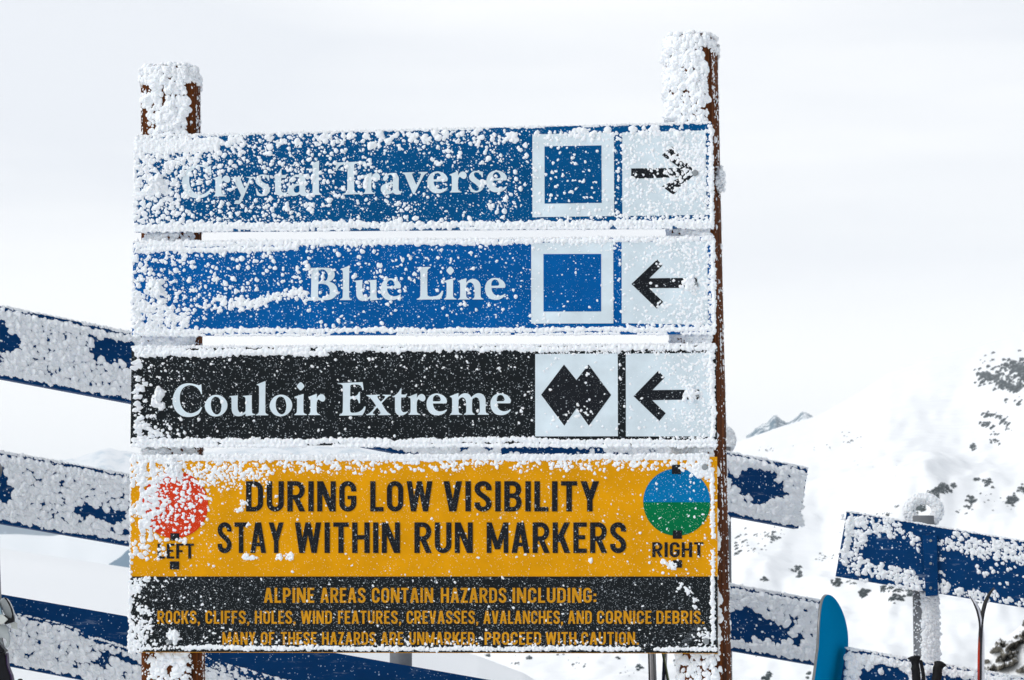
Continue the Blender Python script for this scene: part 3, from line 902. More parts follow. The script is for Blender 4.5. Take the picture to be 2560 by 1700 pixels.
for (ox, oy, rx, ry) in RO:
    mask = np.maximum(mask, .75 - np.hypot((BX - ox) / rx, (PYB - oy + (BX - ox) * .35) / ry))
mask = mask + (fbm(BX * .055, PYB * .09, 211, 4) - .5) * 2.4
blk_ = np.floor(fbm(BX * .03 + PYB * .02, PYB * .05 - BX * .015, 214, 3) * 9) / 9
rdg = 1 - 2 * np.abs(fbm(BX * .06 + PYB * .03, PYB * .12 + BX * .03, 223, 4) - .5)
out = np.clip(mask, -.4, .6) * 1.8 + (blk_ - .5) * 1.4 * sst(-.3, .1, mask) + (rdg - .75) * 2.6 * sst(-.3, .1, mask) + (fbm(BX * .22, PYB * .3, 219, 3) - .5) * .9
out = np.where(BR > 72.4, -.6, out)
R2 = BR - out
roc = mesh_np('rock_outcrop', np.stack([R2 * np.sin(BA), R2 * np.cos(BA), 1.6 + BR * BE + out * .05 - .03], -1).reshape(-1, 3), grid_faces(len(br), len(bx)), M['rock_near'], smooth=False)
tag(roc, 'rough grey brown rock outcrop dusted with snow in the bottom right corner', 'rock outcrop')

# distant mountains
def mountain(name, r0, r1, tab, rough, mat, base=-0.06, seed=1, nx=260, foot=0.35):
    x = np.linspace(tab[0][0], tab[-1][0], nx); r = np.linspace(r0, r1, 40)
    X, R_ = np.meshgrid(x, r)
    t = (R_ - r0) / (r1 - r0)
    prof = np.where(t < foot * 2, np.sin(np.clip(t / (foot * 2), 0, 1) * math.pi / 2) ** 1.1, np.cos(np.clip((t - foot * 2) / (1 - foot * 2), 0, 1) * math.pi / 2))
    e = base + (interp(X, tab) + rough * (fbm(X * 0.03, t * 5, seed, 5) - 0.5) - base) * prof
    A = np.arctan((X - 1280) / F)
    o = mesh_np(name, np.stack([R_ * np.sin(A), R_ * np.cos(A), 1.6 + R_ * e], -1).reshape(-1, 3), grid_faces(40, nx), mat, smooth=True)
    tag(o, kind='structure')
    return o
def mountmat(name, rock, snow, lo, hi, scale):
    m, nd, lk, bs = newmat(name)
    co = nd.new('ShaderNodeTexCoord').outputs['Object']
    n = tex_noise(nd, lk, co, scale, 9, 0.68)
    lk.new(mixc(nd, lk, maprange(nd, lk, n, lo, hi), rock, snow), bs.inputs['Base Color'])
    bs.inputs['Roughness'].default_value = 0.95
    bs.inputs['Specular IOR Level'].default_value = 0.05
    return m
M['crag'] = mountmat('crag', (0.06, 0.135, 0.19), (0.85, 0.88, 0.9), 0.47, 0.56, 0.11)
M['forest'] = mountmat('forested_mountain', (0.035, 0.12, 0.20), (0.5, 0.62, 0.70), 0.60, 0.72, 0.09)  # blue tint of distance haze put into the base colours
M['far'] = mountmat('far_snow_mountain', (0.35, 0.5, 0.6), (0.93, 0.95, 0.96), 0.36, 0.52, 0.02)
mountain('crag', 1900, 2300, [(1860, .070), (1868, .0838), (1890, .0865), (1905, .0880), (1922, .0893), (1930, .0912), (1937, .0924), (1944, .0926), (1950, .0917), (1958, .0908), (1968, .0898), (1985, .0899), (1996, .0908), (2004, .0922), (2010, .0928), (2020, .0925), (2040, .090), (2070, .07)], 0.0045, M['crag'], 0.0, 4, 260)
mountain('mountain', 4200, 5200, [(-2200, .05), (-400, .062), (0, .060), (120, .058), (240, .054), (300, .05), (420, .02)], 0.006, M['forest'], -0.05, 8)
mountain('mountain', 2000, 2500, [(200, .0), (230, .026), (262, .0338), (285, .0362), (300, .0378), (320, .0405), (345, .043), (420, .052), (560, .062), (700, .055), (900, .02), (1000, -.02)], 0.0022, M['forest'], -0.05, 12)
mountain('mountain', 6500, 7600, [(-3000, .05), (-300, .071), (120, .0738), (190, .0745), (235, .0770), (262, .0792), (275, .0785), (290, .0775), (310, .0778), (420, .076), (620, .0795), (760, .081), (900, .0795), (1100, .078), (1500, .08), (1900, .081), (2200, .07)], 0.0025, M['far'], 0.02, 21)
# cloud lying in the valley
def cloudmat():
    m, nd, lk, bs = newmat('valley_cloud')
    bs.inputs['Base Color'].default_value = (0.90, 0.93, 0.945, 1)
    bs.inputs['Roughness'].default_value = 1.0
    bs.inputs['Specular IOR Level'].default_value = 0.0
    return m
M['cloud'] = cloudmat()
mountain('cloud', 2700, 4150, [(-3000, .046), (0, .0464), (100, .0459), (220, .0464), (320, .047), (420, .0475), (700, .046), (1000, .04)], 0.0014, M['cloud'], -0.06, 33, 200, 0.42)

M['haze'] = bpy.data.materials.new('haze'); M['haze'].use_nodes = True
_n, _l = M['haze'].node_tree.nodes, M['haze'].node_tree.links
_n.clear(); _o = _n.new('ShaderNodeOutputMaterial'); _v = _n.new('ShaderNodeVolumePrincipled')
_v.inputs['Color'].default_value = (0.93, 0.96, 1.0, 1); _v.inputs['Density'].default_value = 1.35e-4; _v.inputs['Anisotropy'].default_value = 0.0
_l.new(_v.outputs[0], _o.inputs['Volume'])
V, Fc = prism([(-9200, -262), (9200, -262), (9200, 660), (-9200, 660)], -4300, 9200)
tag(mesh_py('haze', V, Fc, M['haze']), kind='stuff')

# ================================================================== THE SIGN
SF = Frame(on_plane(1060, 1000, np.array([0, 7.2, 0.0]), np.array([0, -1.0, 0])) * np.array([1, 1, 0]), math.radians(-4.3))
def local_matrix(fr, org):
    return fr.matrix() @ Matrix.Translation(Vector(org))

def board(name, label, corners, mat, th=0.019, edge=None):
    """corners TL,TR,BR,BL in photo px -> (root, origin)"""
    c = np.array(corners, float)
    L = SF.loc(c[:, 0], c[:, 1])
    org = np.array([L[:, 0].mean(), 0.0, L[:, 2].min()])
    root = empty(name, local_matrix(SF, org), label, 'sign')
    poly = [(p[0] - org[0], p[2] - org[2]) for p in L]
    V, Fc = prism(poly, 0.0, th)
    o = mesh_py('board', V, Fc, mat, root, mats=[mat, edge or mat], fm=[0] + [1] * (len(Fc) - 1))
    return root, org

def bolt(px, py, root, org, r=0.0085):
    L = SF.loc(np.array([px], float), np.array([py], float))[0] - org
    V, Fc = tube([(L[0], 0.002, L[2]), (L[0], -0.005, L[2]), (L[0], -0.0075, L[2])], [r, r, r * 0.7], 14)
    return mesh_py('bolt', V, Fc, M['bolt'], root)

# ---- wooden posts
def post(name, label, front, xl0, xl1, xr0, xr1, ytop, yfoot, off, yaw, roundness, seed):
    """edges given at photo y=300 and y=1690; body stands behind the boards"""
    ys = np.concatenate([[ytop, ytop + 6], np.linspace(ytop + 18, yfoot, 90)])
    t = (ys - 300) / 1390
    xl = xl0 + (xl1 - xl0) * t; xr = xr0 + (xr1 - xr0) * t
    a = SF.loc(xl, ys, -(off + .07)); b = SF.loc(xr, ys, -(off + .07))
    cx = (a[:, 0] + b[:, 0]) / 2; hw = (b[:, 0] - a[:, 0]) / 2
    org = np.array([cx[-1], off + 0.07, 0.0])
    V, seg = [], 40
    ext = max(((abs(math.cos(w)) ** roundness + abs(math.sin(w)) ** roundness) ** (-1 / roundness)) * math.cos(w + yaw) for w in np.linspace(0, 6.28, 400))
    for i in range(len(ys)):
        k = 0.90 if i == 0 else (0.97 if i == 1 else 1.0)
        for s in range(seg):
            w = 2 * math.pi * s / seg
            p = roundness
            c_, s_ = math.cos(w), math.sin(w)
            q = (abs(c_) ** p + abs(s_) ** p) ** (-1 / p)
            x, y = q * c_, q * s_
            nn = float(vnoise(s * 1.9, ys[i] * 0.004, seed)) - 0.5
            q2 = 1 + 0.03 * nn
            x2 = (x * math.cos(yaw) - y * math.sin(yaw)) / ext; y2 = x * math.sin(yaw) + y * math.cos(yaw)
            V.append((cx[i] + x2 * hw[i] * k * q2 - org[0], off + 0.07 + y2 * 0.072 * k * q2 - org[1], a[i, 2]))
    V = np.array(V)
    Fc = []
    n = len(ys)
    for i in range(n - 1):
        for s in range(seg):
            l = (s + 1) % seg
            Fc.append((i * seg + s, (i + 1) * seg + s, (i + 1) * seg + l, i * seg + l))
    Fc.append(tuple(range(seg))); Fc.append(tuple(range((n - 1) * seg, n * seg))[::-1])
    root = empty(name, local_matrix(SF, org), label, 'post')
    mesh_py('timber', V, Fc, M['wood'], root, smooth=True)
    return root, org, V.reshape(n, seg, 3), ys

FOOT = 3100
lp, lo, lV, lys = post('wooden_post', 'round topped brown timber post behind the left ends of the signs', 0, 357, 358, 498, 509, 177, FOOT, 0.024, 0.0, 3.2, 5)
rp, ro, rV, rys = post('wooden_post', 'taller brown timber post behind the right ends of the signs, its side bare', 0, 1667, 1698, 1798, 1829, 99, FOOT, 0.024, -0.28, 3.8, 9)

def rime_post(root, V, ys, cover, seed, nbig, cap_extra):
    """cover(angle_fraction s in 0..1 around, y) -> probability"""
    PER = 540.0
    n, seg, _ = V.shape
    rm = Rime(Crust(0, ys[0], PER, 1730, 1.15, seed * 40 + 7))
    Nn = V - V.mean(1, keepdims=True); Nn[:, :, 2] = 0; Nn /= np.linalg.norm(Nn, axis=2, keepdims=True)
    def wrap(u, v, h):
        fi = np.clip(np.interp(v, ys, np.arange(n)), 0, n - 1.001); i0 = fi.astype(int); ft = (fi - i0)[:, None]
        fs = (u / PER * seg) % seg; s0 = fs.astype(int) % seg; s1 = (s0 + 1) % seg; st = (fs - np.floor(fs))[:, None]
        bil = lambda Q: (Q[i0, s0] * (1 - ft) + Q[i0 + 1, s0] * ft) * (1 - st) + (Q[i0, s1] * (1 - ft) + Q[i0 + 1, s1] * ft) * st
        return bil(V) + bil(Nn) * h[:, None] * .00109
    rm.fmap = wrap
    def put(N, pfun, r0, r1, pw, e, dn=0.35, y0=None, y1=None):
        yy = RNG.uniform(y0 if y0 is not None else ys[0], y1 if y1 is not None else 1720, N)
        ss = RNG.random(N)
        k = RNG.random(N) < pfun(ss, yy)
        yy, ss = yy[k], ss[k]
        if not len(yy): return
        fi = np.interp(yy, ys, np.arange(n)); i0 = np.clip(fi.astype(int), 0, n - 2); ft = fi - i0
        fs = ss * seg; s0 = fs.astype(int) % seg; s1 = (s0 + 1) % seg; st = fs - np.floor(fs)
        P = ((V[i0, s0] * (1 - ft)[:, None] + V[i0 + 1, s0] * ft[:, None]) * (1 - st)[:, None]
             + (V[i0, s1] * (1 - ft)[:, None] + V[i0 + 1, s1] * ft[:, None]) * st[:, None])
        cen = V[i0].mean(1)
        A = P - cen; A[:, 2] = 0; A /= np.linalg.norm(A, axis=1, keepdims=True)
        A = A * np.array([0.6, 1, 1]) + RNG.normal(0, .3, A.shape) + np.array([-0.12, -0.3, -dn])
        u = RNG.random(len(yy)) ** pw
        r = r0 + (r1 - r0) * u
        rm.crust.add(ss * PER, yy, r * 1.1, r * RNG.uniform(e[0], e[1], len(yy)), RNG.normal(0, .2, len(yy)), dn * .8 + RNG.normal(0, .2, len(yy)))
    put(int(nbig * .62), cover, 5, 12, 1.5, (0.8, 1.25))
    put(int(nbig * 2.2), cover, 3, 6.5, 1.5, (0.8, 1.4))
    # streaks of beads down the bare sides
    def beads(s, y): return (0.03 + 0.8 * (vnoise(s * 60, y * 0.009, seed) > 0.72)) * (1 - cover(s, y))
    put(nbig * 3, beads, 1.3, 3.4, 1.8, (0.6, 1.0), 0.1)
    put(nbig // 14, lambda s, y: 0.5 * (1 - cover(s, y)) * (vnoise(s * 20, y * 0.02, seed + 3) > 0.7), 4, 8, 1.5, (0.6, 1.0), 0.2)
    # cap
    top = V[0]; c = top.mean(0)
    m = cap_extra
    a = RNG.random(m) * 2 * math.pi; q = np.sqrt(RNG.random(m)) * 1.05
    idx = (a / (2 * math.pi) * seg).astype(int) % seg
    P = c + (top[idx] - c) * q[:, None]
    P[:, 2] += 0.004 * (1 - q)
    A = np.stack([RNG.normal(-.1, .3, m), RNG.normal(-.4, .3, m), np.full(m, 0.7)], 1)
    rm.add(P, A, RNG.uniform(5, 11, m) * 0.00109, RNG.uniform(.7, 1.2, m))
    # ring hanging over the rim
    m2 = m
    idx = RNG.integers(0, seg, m2)
    P = V[2, idx] + np.array([0, 0, 0.0]); P[:, 2] -= RNG.random(m2) ** 1.5 * 0.03 - 0.004
    A = (V[2, idx] - V[2].mean(0)); A[:, 2] = 0; A /= np.linalg.norm(A, axis=1, keepdims=True); A = A + np.array([0, 0, -.2])
    rm.add(P, A, RNG.uniform(3, 8, m2) * 0.00109, RNG.uniform(.8, 1.4, m2))
    rm.build('rime', root)

# around the post: s=0.75 faces the viewer, 0.5 left, 0 right
def cov_left(s, y):
    d = np.abs(s - 0.755)
    w = 0.100 + 0.02 * (vnoise(y * 0.022, s * 0 + 3.3, 4) - .5) * 2 + 0.12 * np.clip((225 - y) / 50, 0, 1) + 0.045 * ((y > 560) & (y < 1170))
    c = sst(w + 0.012, w - 0.012, d)
    return np.where(y > 1600, c * (0.42 + 0.4 * (vnoise(s * 25, y * .02, 8) > .45)), c)
def cov_right(s, y):
    d = np.where(s > .25, s, s + 1)
    w = 0.880 + 0.02 * (vnoise(y * 0.02, s * 0 + 7.3, 4) - .5) * 2 + .03 * np.clip((130 - y) / 40, 0, 1)
    c = sst(w + 0.012, w - 0.012, d) * sst(0.42, 0.46, d)
    return np.where(y > 1600, c * (0.35 + 0.5 * (vnoise(s * 25, y * .02, 8) > .5)), c)
rime_post(lp, lV, lys, cov_left, 3, 8000, 300)
rime_post(rp, rV, rys, cov_right, 6, 8000, 300)
# the ball of rime blown on to the right post's edge
rb_ = Rime()
c0 = SF.loc(np.array([1800.0]), np.array([449.0]), -0.07)[0] - ro
q = RNG.normal(0, 1, (220, 3)).clip(-1.8, 1.8) * np.array([0.006, 0.014, 0.018])
rb_.add(c0 + q, q + np.array([0.004, 0, 0]) + 1e-4, RNG.uniform(3, 6.5, 220) * 0.00109, RNG.uniform(.6, 1.0, 220))
rb_.build('rime_lump', rp)

# ---- trail signs ---------------------------------------------------
D0 = 0.0012
def N(sc, seed): return lambda x, y: fbm(x * sc, y * sc, seed, 4)

# 1. top sign
cs, co1 = board('trail_sign', 'topmost dark blue trail sign reading Crystal Traverse, heavily rimed, arrow to the right',
                [(340, 341), (1779, 306), (1783, 569), (335, 579)], M['crystal'])
decal('symbol_panel', [poly_px([(1331, 336), (1534.6, 331), (1535.5, 540), (1331, 543)])], SF, M['white'], cs, co1, D0)
decal('blue_square', [poly_px([(1361.3, 366), (1503.6, 363.5), (1504.3, 507), (1361.5, 509)])], SF, M['crystal'], cs, co1, D0 + .0006)
decal('arrow_panel', [poly_px([(1555.6, 331), (1764, 326), (1766, 537), (1556, 540)])], SF, M['white'], cs, co1, D0)
decal('arrow', [poly_px([(1578, 421), (1700, 420), (1655, 388), (1680, 366), (1740, 432), (1683, 487), (1655, 466), (1702, 443), (1578, 447)])], SF, M['black_text'], cs, co1, D0 + .0006)
decal('lettering', word_serif('Crystal', [454.9, 533, 577, 638.5, 680.8, 718.6, 774.5], (535, 491.6), (1216, 480.2))
      + word_serif('Traverse', [837.9, 907.6, 951.8, 1006, 1068, 1124, 1172.7, 1216], (535, 491.6), (1216, 480.2)), SF, M['white'], cs, co1, D0)
bolt(378, 460, cs, co1); bolt(1738, 433, cs, co1)
rm = Rime(Crust(320, 288, 1800, 592, 1.15, 300), SF, co1); nA = N(.016, 1); nB = N(.035, 2)
FR1 = (338, 325, 1782, 575)
def top1(x): return 341 - (x - 340) * 0.0243
def bot1(x): return 579 - (x - 335) * 0.0069
def dens1(x, y):
    l = np.interp(x, [338, 430, 500, 620, 800, 1000, 1250, 1320], [.84, .78, .62, .46, .36, .22, .15, .12])
    l = l + np.interp((y - top1(x)) / 240, [0, .12, .3, .5], [.32, .25, .1, 0]) * (x < 1330)
    n = (nA(x, y) - .5) * 1.5 + (nB(x, y) - .5) * 1.6
    hole = np.exp(-(((x - 470) / 60) ** 2 + ((y - 520) / 40) ** 2)) * .5 + np.exp(-(((x - 445) / 30) ** 2 + ((y - 440) / 40) ** 2)) * .4
    c = np.clip(l + n * (1.05 - l) - hole, 0, 1)
    edge_gap = (x < 352) * (vnoise(y * .05, x * 0, 77) > .5) * 0.7
    return np.clip(c - edge_gap, 0, 1) * ((y > top1(x) + 2) & (y < bot1(x) - 2))
zone1 = lambda f: (lambda x, y: np.where(x < 1335, dens1(x, y) * f, 0))
layer(rm, SF, 6200, FR1, zone1(.66), 2.5, 7.5, 1.6, org=co1)
layer(rm, SF, 1500, FR1, lambda x, y: np.where(x < 1335, np.clip(dens1(x, y) - .15, 0, 1) * .7, 0), 5, 9.5, 1.8, org=co1)
layer(rm, SF, 13000, FR1, lambda x, y: np.where(x < 1540, .10 + dens1(x, y) * .45, 0) * ((y > top1(x)) & (y < bot1(x))), 1.2, 3.2, 1.6, org=co1)
layer(rm, SF, 640, (338, 330, 500, 575), lambda x, y: np.clip(1.25 - (x - 338) / 170, 0, 1) * (nB(x, y) > .36) * ((y > top1(x) + 2)), 4, 9, 1.5, tilt=(-.35, 0, -.1), org=co1)
# white panels: scattered on the square, thick on the arrow
layer(rm, SF, 900, (1331, 330, 1556, 545), lambda x, y: .25 + .5 * (y < 352) + .3 * (y > 515), 2.5, 6.5, 1.6, org=co1)
layer(rm, SF, 2100, (1556, 326, 1778, 565), lambda x, y: np.clip(.66 + .2 * (x > 1690) - .14 * np.exp(-(((x - 1635) / 62) ** 2 + ((y - 433) / 30) ** 2)), .1, 1), 2.2, 6.5, 1.6, org=co1, e=(.5, .9))
layer(rm, SF, 620, (1645, 360, 1762, 500), lambda x, y: .75 * sst(1645, 1690, x), 2.5, 7, 1.5, org=co1, e=(.6, 1.0))
# upper row of big clumps, and edges
def row1(x, y): return sst(44, 14, y - top1(x)) * sst(7, 12, y - top1(x)) * (vnoise(x * .03, y * 0, 41) > .34) * .9
layer(rm, SF, 1500, (345, 300, 1780, 395), row1, 4, 12, 1.5, org=co1, e=(.5, .9))
layer(rm, SF, 420, (345, 345, 545, 376), lambda x, y: (y > top1(x) + 12) * .9, 6, 11, 1.2, org=co1, e=(.5, .8))
strip(rm, SF, (340, 341), (1779, 307), 1500, 3, 2, 4, co1, gap=.18, seed=3)
strip(rm, SF, (338, 567), (1780, 558), 1500, 8.5, 3.5, 9, co1, wob=5, seed=5, e=(.6, 1.0))
strip(rm, SF, (336, 576), (1782, 567), 2000, 3.5, 2.5, 5.5, co1, off=-.004, seed=6, gap=.2, tilt=(0, 0, -.5))
strip(rm, SF, (1777, 312), (1780, 566), 500, 4, 2.5, 6, co1, tilt=(.3, 0, 0))
strip(rm, SF, (339, 345), (336, 575), 260, 4, 2.5, 5, co1, tilt=(-.6, 0, 0), gap=.4, gs=.05)
place(rm, SF, np.full(60, 392.0) + RNG.normal(0, 8, 60), 458 + RNG.normal(0, 9, 60), 6, 12, 1, org=co1, off=.008)
# a crust lying on the top edge
tx = RNG.uniform(342, 1777, 2600); Ptop = SF.loc(tx, top1(tx), 0.0) - co1
Ptop[:, 1] = RNG.uniform(0.0, 0.018, len(tx))
rm.add(Ptop, np.array([0, -.2, 1.0]), RNG.uniform(2, 5.5, len(tx)) * .00109, RNG.uniform(.5, .9, len(tx)))
rm.build('rime', cs)

def top_crust(rm, x0, x1, fy, org, n, r1=5.5):
    tx = RNG.uniform(x0, x1, n); P = SF.loc(tx, fy(tx), 0.0) - org
    P[:, 1] = RNG.uniform(0.0, 0.018, n)
    rm.add(P, np.array([0, -.2, 1.0]), RNG.uniform(2, r1, n) * .00109, RNG.uniform(.5, 1.0, n))

# 2. middle blue sign
bs2, co2 = board('trail_sign', 'bright blue trail sign reading Blue Line, second from the top, arrow to the left',
                 [(333, 606), (1785, 592), (1788, 834), (330, 838)], M['blue'])
decal('symbol_panel', [poly_px([(1328, 607), (1533, 605), (1533.5, 808.5), (1328, 809)])], SF, M['white'], bs2, co2, D0)
decal('blue_square', [poly_px([(1358.6, 635.2), (1502.9, 634.8), (1502.9, 778.4), (1358.8, 778.8)])], SF, M['blue'], bs2, co2, D0 + .0006)
decal('arrow_panel', [poly_px([(1554, 605), (1768, 603), (1770, 812), (1554.5, 808)])], SF, M['white'], bs2, co2, D0)
A4 = lambda L: [(1100 + x / 2.8, 560 + y / 2.8) for x, y in L]
decal('arrow', [poly_px(A4([(1340, 420), (1520, 248), (1555, 292), (1465, 380), (1800, 376), (1800, 447), (1462, 449), (1562, 545), (1517, 592)]))], SF, M['black_text'], bs2, co2, D0 + .0006)
decal('lettering', word_serif('Blue', [768.8, 850, 885, 951.3], (768, 750.6), (1250, 748.4)) + word_serif('Line', [1042, 1110, 1144.5, 1212.5], (768, 750.6), (1250, 748.4)), SF, M['white'], bs2, co2, D0)
bolt(381, 726, bs2, co2); bolt(1738, 712, bs2, co2)
rm = Rime(Crust(318, 580, 1804, 852, 1.15, 320), SF, co2); nA = N(.016, 21); nB = N(.04, 22)
FR2 = (334, 600, 1784, 834)
def dens2(x, y):
    l = np.interp(x, [338, 420, 500, 700, 900, 1100, 1330], [.62, .55, .50, .44, .36, .16, .06])
    low = sst(775, 800, y + (np.clip(x - 520, -200, 300)) * .12)          # clear band along the bottom
    l = l * (1 - low * sst(480, 560, x))
    clear = sst(.55, .3, np.hypot((x - 700) / 190, (y - 740) / 36)) * .8
    n = (nA(x, y) - .5) * 1.1 + (nB(x, y) - .5) * 1.3
    return np.clip(l + n * .75 - clear - .04, 0, 1) * (x < 1330)
layer(rm, SF, 5600, FR2, lambda x, y: dens2(x, y) * .7, 2.5, 7, 1.6, org=co2)
layer(rm, SF, 1300, FR2, lambda x, y: np.clip(dens2(x, y) - .15, 0, 1) * .8, 5, 8.5, 1.6, org=co2)
layer(rm, SF, 7600, FR2, lambda x, y: np.where(x < 1535, .13 + dens2(x, y) * .35, 0), 1.1, 3, 1.8, org=co2)
ax = RNG.uniform(540, 770, 230); place(rm, SF, ax, 748 + 14 * np.sin((ax - 540) / 42) + RNG.normal(0, 7, 230), 2.5, 7, 1.5, org=co2)
layer(rm, SF, 330, (333, 730, 470, 836), lambda x, y: sst(-18, 22, (y - 740) * 1.0 - (x - 345) * .55 + 12), 4, 9, 1.5, e=(.8, 1.7), tilt=(-.45, 0, -.1), org=co2)
layer(rm, SF, 60, (336, 625, 385, 720), .6, 4, 8, 1.3, e=(.8, 1.4), tilt=(-.3, 0, 0), org=co2)
layer(rm, SF, 700, (1328, 603, 1555, 812), lambda x, y: .15 + .75 * (y < 628), 2, 5.5, 1.8, org=co2)
layer(rm, SF, 2000, (1555, 603, 1782, 828), lambda x, y: np.clip(.12 + (x - 1555) / 230, .08, .85) * np.where(np.hypot((x - 1615) / 48, (y - 712) / 55) < 1, .4, 1) * np.where((np.abs(y - 708) < 15) & (x < 1712), .3, 1), 2.2, 6.5, 1.6, org=co2, e=(.5, .9))
strip(rm, SF, (337, 612), (1782, 599), 1300, 7, 3, 8.5, co2, wob=4, seed=15, e=(.6, 1.0))
strip(rm, SF, (337, 626), (740, 620), 500, 5, 3, 8, co2, wob=4, seed=16)
strip(rm, SF, (333, 606), (1785, 593), 1300, 3, 2, 4.5, co2, seed=17, gap=.15, tilt=(0, 0, .4))
strip(rm, SF, (335, 828), (1785, 823), 1500, 5.5, 3, 7.5, co2, wob=3, seed=18, e=(.6, 1.0))
strip(rm, SF, (333, 838), (1787, 833), 1500, 2.5, 2, 4.5, co2, off=-.004, seed=19, gap=.2, tilt=(0, 0, -.5))
strip(rm, SF, (1782, 598), (1785, 830), 500, 4, 2.5, 6, co2, tilt=(.3, 0, 0))
strip(rm, SF, (333, 612), (331, 838), 170, 3, 2, 5, co2, tilt=(-.6, 0, 0), gap=.35, gs=.05)
place(rm, SF, 394 + RNG.normal(0, 7, 45), 722 + RNG.normal(0, 9, 45), 6, 11, 1, org=co2, off=.006)
place(rm, SF, 1725 + RNG.normal(0, 8, 45), 707 + RNG.normal(0, 7, 45), 5, 10, 1, org=co2, off=.004)
top_crust(rm, 334, 1783, lambda x: 606 - (x - 333) * .0096, co2, 2600)
rm.build('rime', bs2)

# 3. black sign
ks, co3 = board('trail_sign', 'black trail sign reading Couloir Extreme with a double diamond, third from the top',
                [(329, 868), (1790, 861), (1793, 1113), (326, 1112)], M['black'])
decal('symbol_panel', [poly_px([(1338, 885), (1544.4, 883.5), (1544.8, 1090.6), (1338, 1091)])], SF, M['white'], ks, co3, D0)
decal('double_diamond', [poly_px(A4([(868, 984), (955, 1092), (1040, 984), (1198, 1197), (1042, 1412), (955, 1290), (870, 1412), (708, 1195)]))], SF, M['black_text'], ks, co3, D0 + .0006)
decal('arrow_panel', [poly_px([(1564.4, 884), (1775, 882.5), (1777, 1091), (1564.8, 1091)])], SF, M['white'], ks, co3, D0)
decal('arrow', [poly_px(A4([(1355, 1205), (1527, 1028), (1572, 1075), (1487, 1163), (1815, 1159), (1815, 1228), (1485, 1233), (1580, 1325), (1535, 1378)]))], SF, M['black_text'], ks, co3, D0 + .0006)
decal('lettering', word_serif('Couloir', [431.4, 511.9, 573.4, 640.5, 673.9, 736, 770.7], (431, 1038.9), (1226, 1037)) + word_serif('Extreme', [846.3, 915.6, 980.7, 1021, 1066.3, 1124.6, 1226], (431, 1038.9), (1226, 1037)), SF, M['white'], ks, co3, D0)
bolt(388, 992, ks, co3); bolt(1741, 985, ks, co3)
rm = Rime(Crust(312, 846, 1810, 1130, 1.15, 340), SF, co3)
layer(rm, SF, 2600, (345, 870, 1340, 1105), lambda x, y: .10 + .25 * (y < 930) + .2 * (x < 460), 1.3, 3.6, 1.9, org=co3)
layer(rm, SF, 420, (345, 875, 1340, 1105), lambda x, y: .10 + .3 * np.exp(-(((x - 1320) / 30) ** 2 + ((y - 900) / 50) ** 2)) + .3 * (y < 900), 3.5, 6.5, 1.6, org=co3)
def left3(x, y):
    e_ = 352 + 26 * (vnoise(y * .03, x * 0, 61) - .3) + 60 * sst(1040, 1105, y) + 14 * sst(930, 880, y)
    return sst(e_ + 18, e_ - 8, x) * sst(332, 346, x) * .95
layer(rm, SF, 520, (330, 865, 470, 1110), left3, 4, 9, 1.5, e=(.9, 2.0), tilt=(-.6, 0, -.05), org=co3)
layer(rm, SF, 700, (345, 880, 560, 1110), lambda x, y: .5 * sst(200, 20, x - 345) * sst(990, 1100, y) + .12 * sst(120, 0, x - 345), 2.5, 6, 1.5, org=co3)
layer(rm, SF, 500, (1335, 880, 1565, 1095), lambda x, y: .12 + .6 * np.exp(-(((x - 1410) / 45) ** 2 + ((y - 1035) / 14) ** 2)) + .5 * np.exp(-(((x - 1465) / 30) ** 2 + ((y - 1028) / 16) ** 2)), 2.5, 6.5, 1.5, org=co3)
layer(rm, SF, 2300, (1565, 880, 1787, 1100), lambda x, y: np.clip((x - 1620) / 190, .05, .9) * np.where(np.hypot((x - 1630) / 50, (y - 990) / 60) < 1, .4, 1) * np.where((np.abs(y - 986) < 15) & (x < 1715), .35, 1), 2.2, 6, 1.6, org=co3, e=(.5, .9))
layer(rm, SF, 900, (1335, 872, 1785, 888), .35, 1.5, 3.5, 1.5, org=co3)
strip(rm, SF, (333, 877), (1787, 870), 1200, 6.5, 3, 8.5, co3, wob=5, seed=25, gap=.08, e=(.6, 1.0))
strip(rm, SF, (345, 884), (820, 882), 500, 6, 4, 8, co3, wob=4, seed=26)
strip(rm, SF, (330, 868), (1789, 862), 1300, 3, 2, 4.5, co3, seed=27, tilt=(0, 0, .4))
strip(rm, SF, (330, 1104), (1340, 1102), 1050, 6.5, 3, 8.5, co3, wob=4, seed=28, e=(.6, 1.0))
strip(rm, SF, (1340, 1104), (1792, 1104), 1100, 5, 2.5, 6, co3, wob=2, seed=29)
strip(rm, SF, (328, 1113), (1792, 1113), 1900, 4, 3, 6.5, co3, off=-.004, seed=30, gap=.15, tilt=(0, 0, -.5))
strip(rm, SF, (1779, 870), (1783, 1108), 380, 6, 2.5, 7, co3, tilt=(.3, 0, 0), seed=31, wob=4)
place(rm, SF, 395 + RNG.normal(0, 6, 40), 993 + RNG.normal(0, 12, 40), 5, 10, 1, org=co3, off=.006)
place(rm, SF, 1728 + RNG.normal(0, 7, 40), 982 + RNG.normal(0, 7, 40), 5, 9, 1, org=co3, off=.004)
top_crust(rm, 331, 1788, lambda x: 868 - (x - 329) * .0048, co3, 2600)
rm.build('rime', ks)

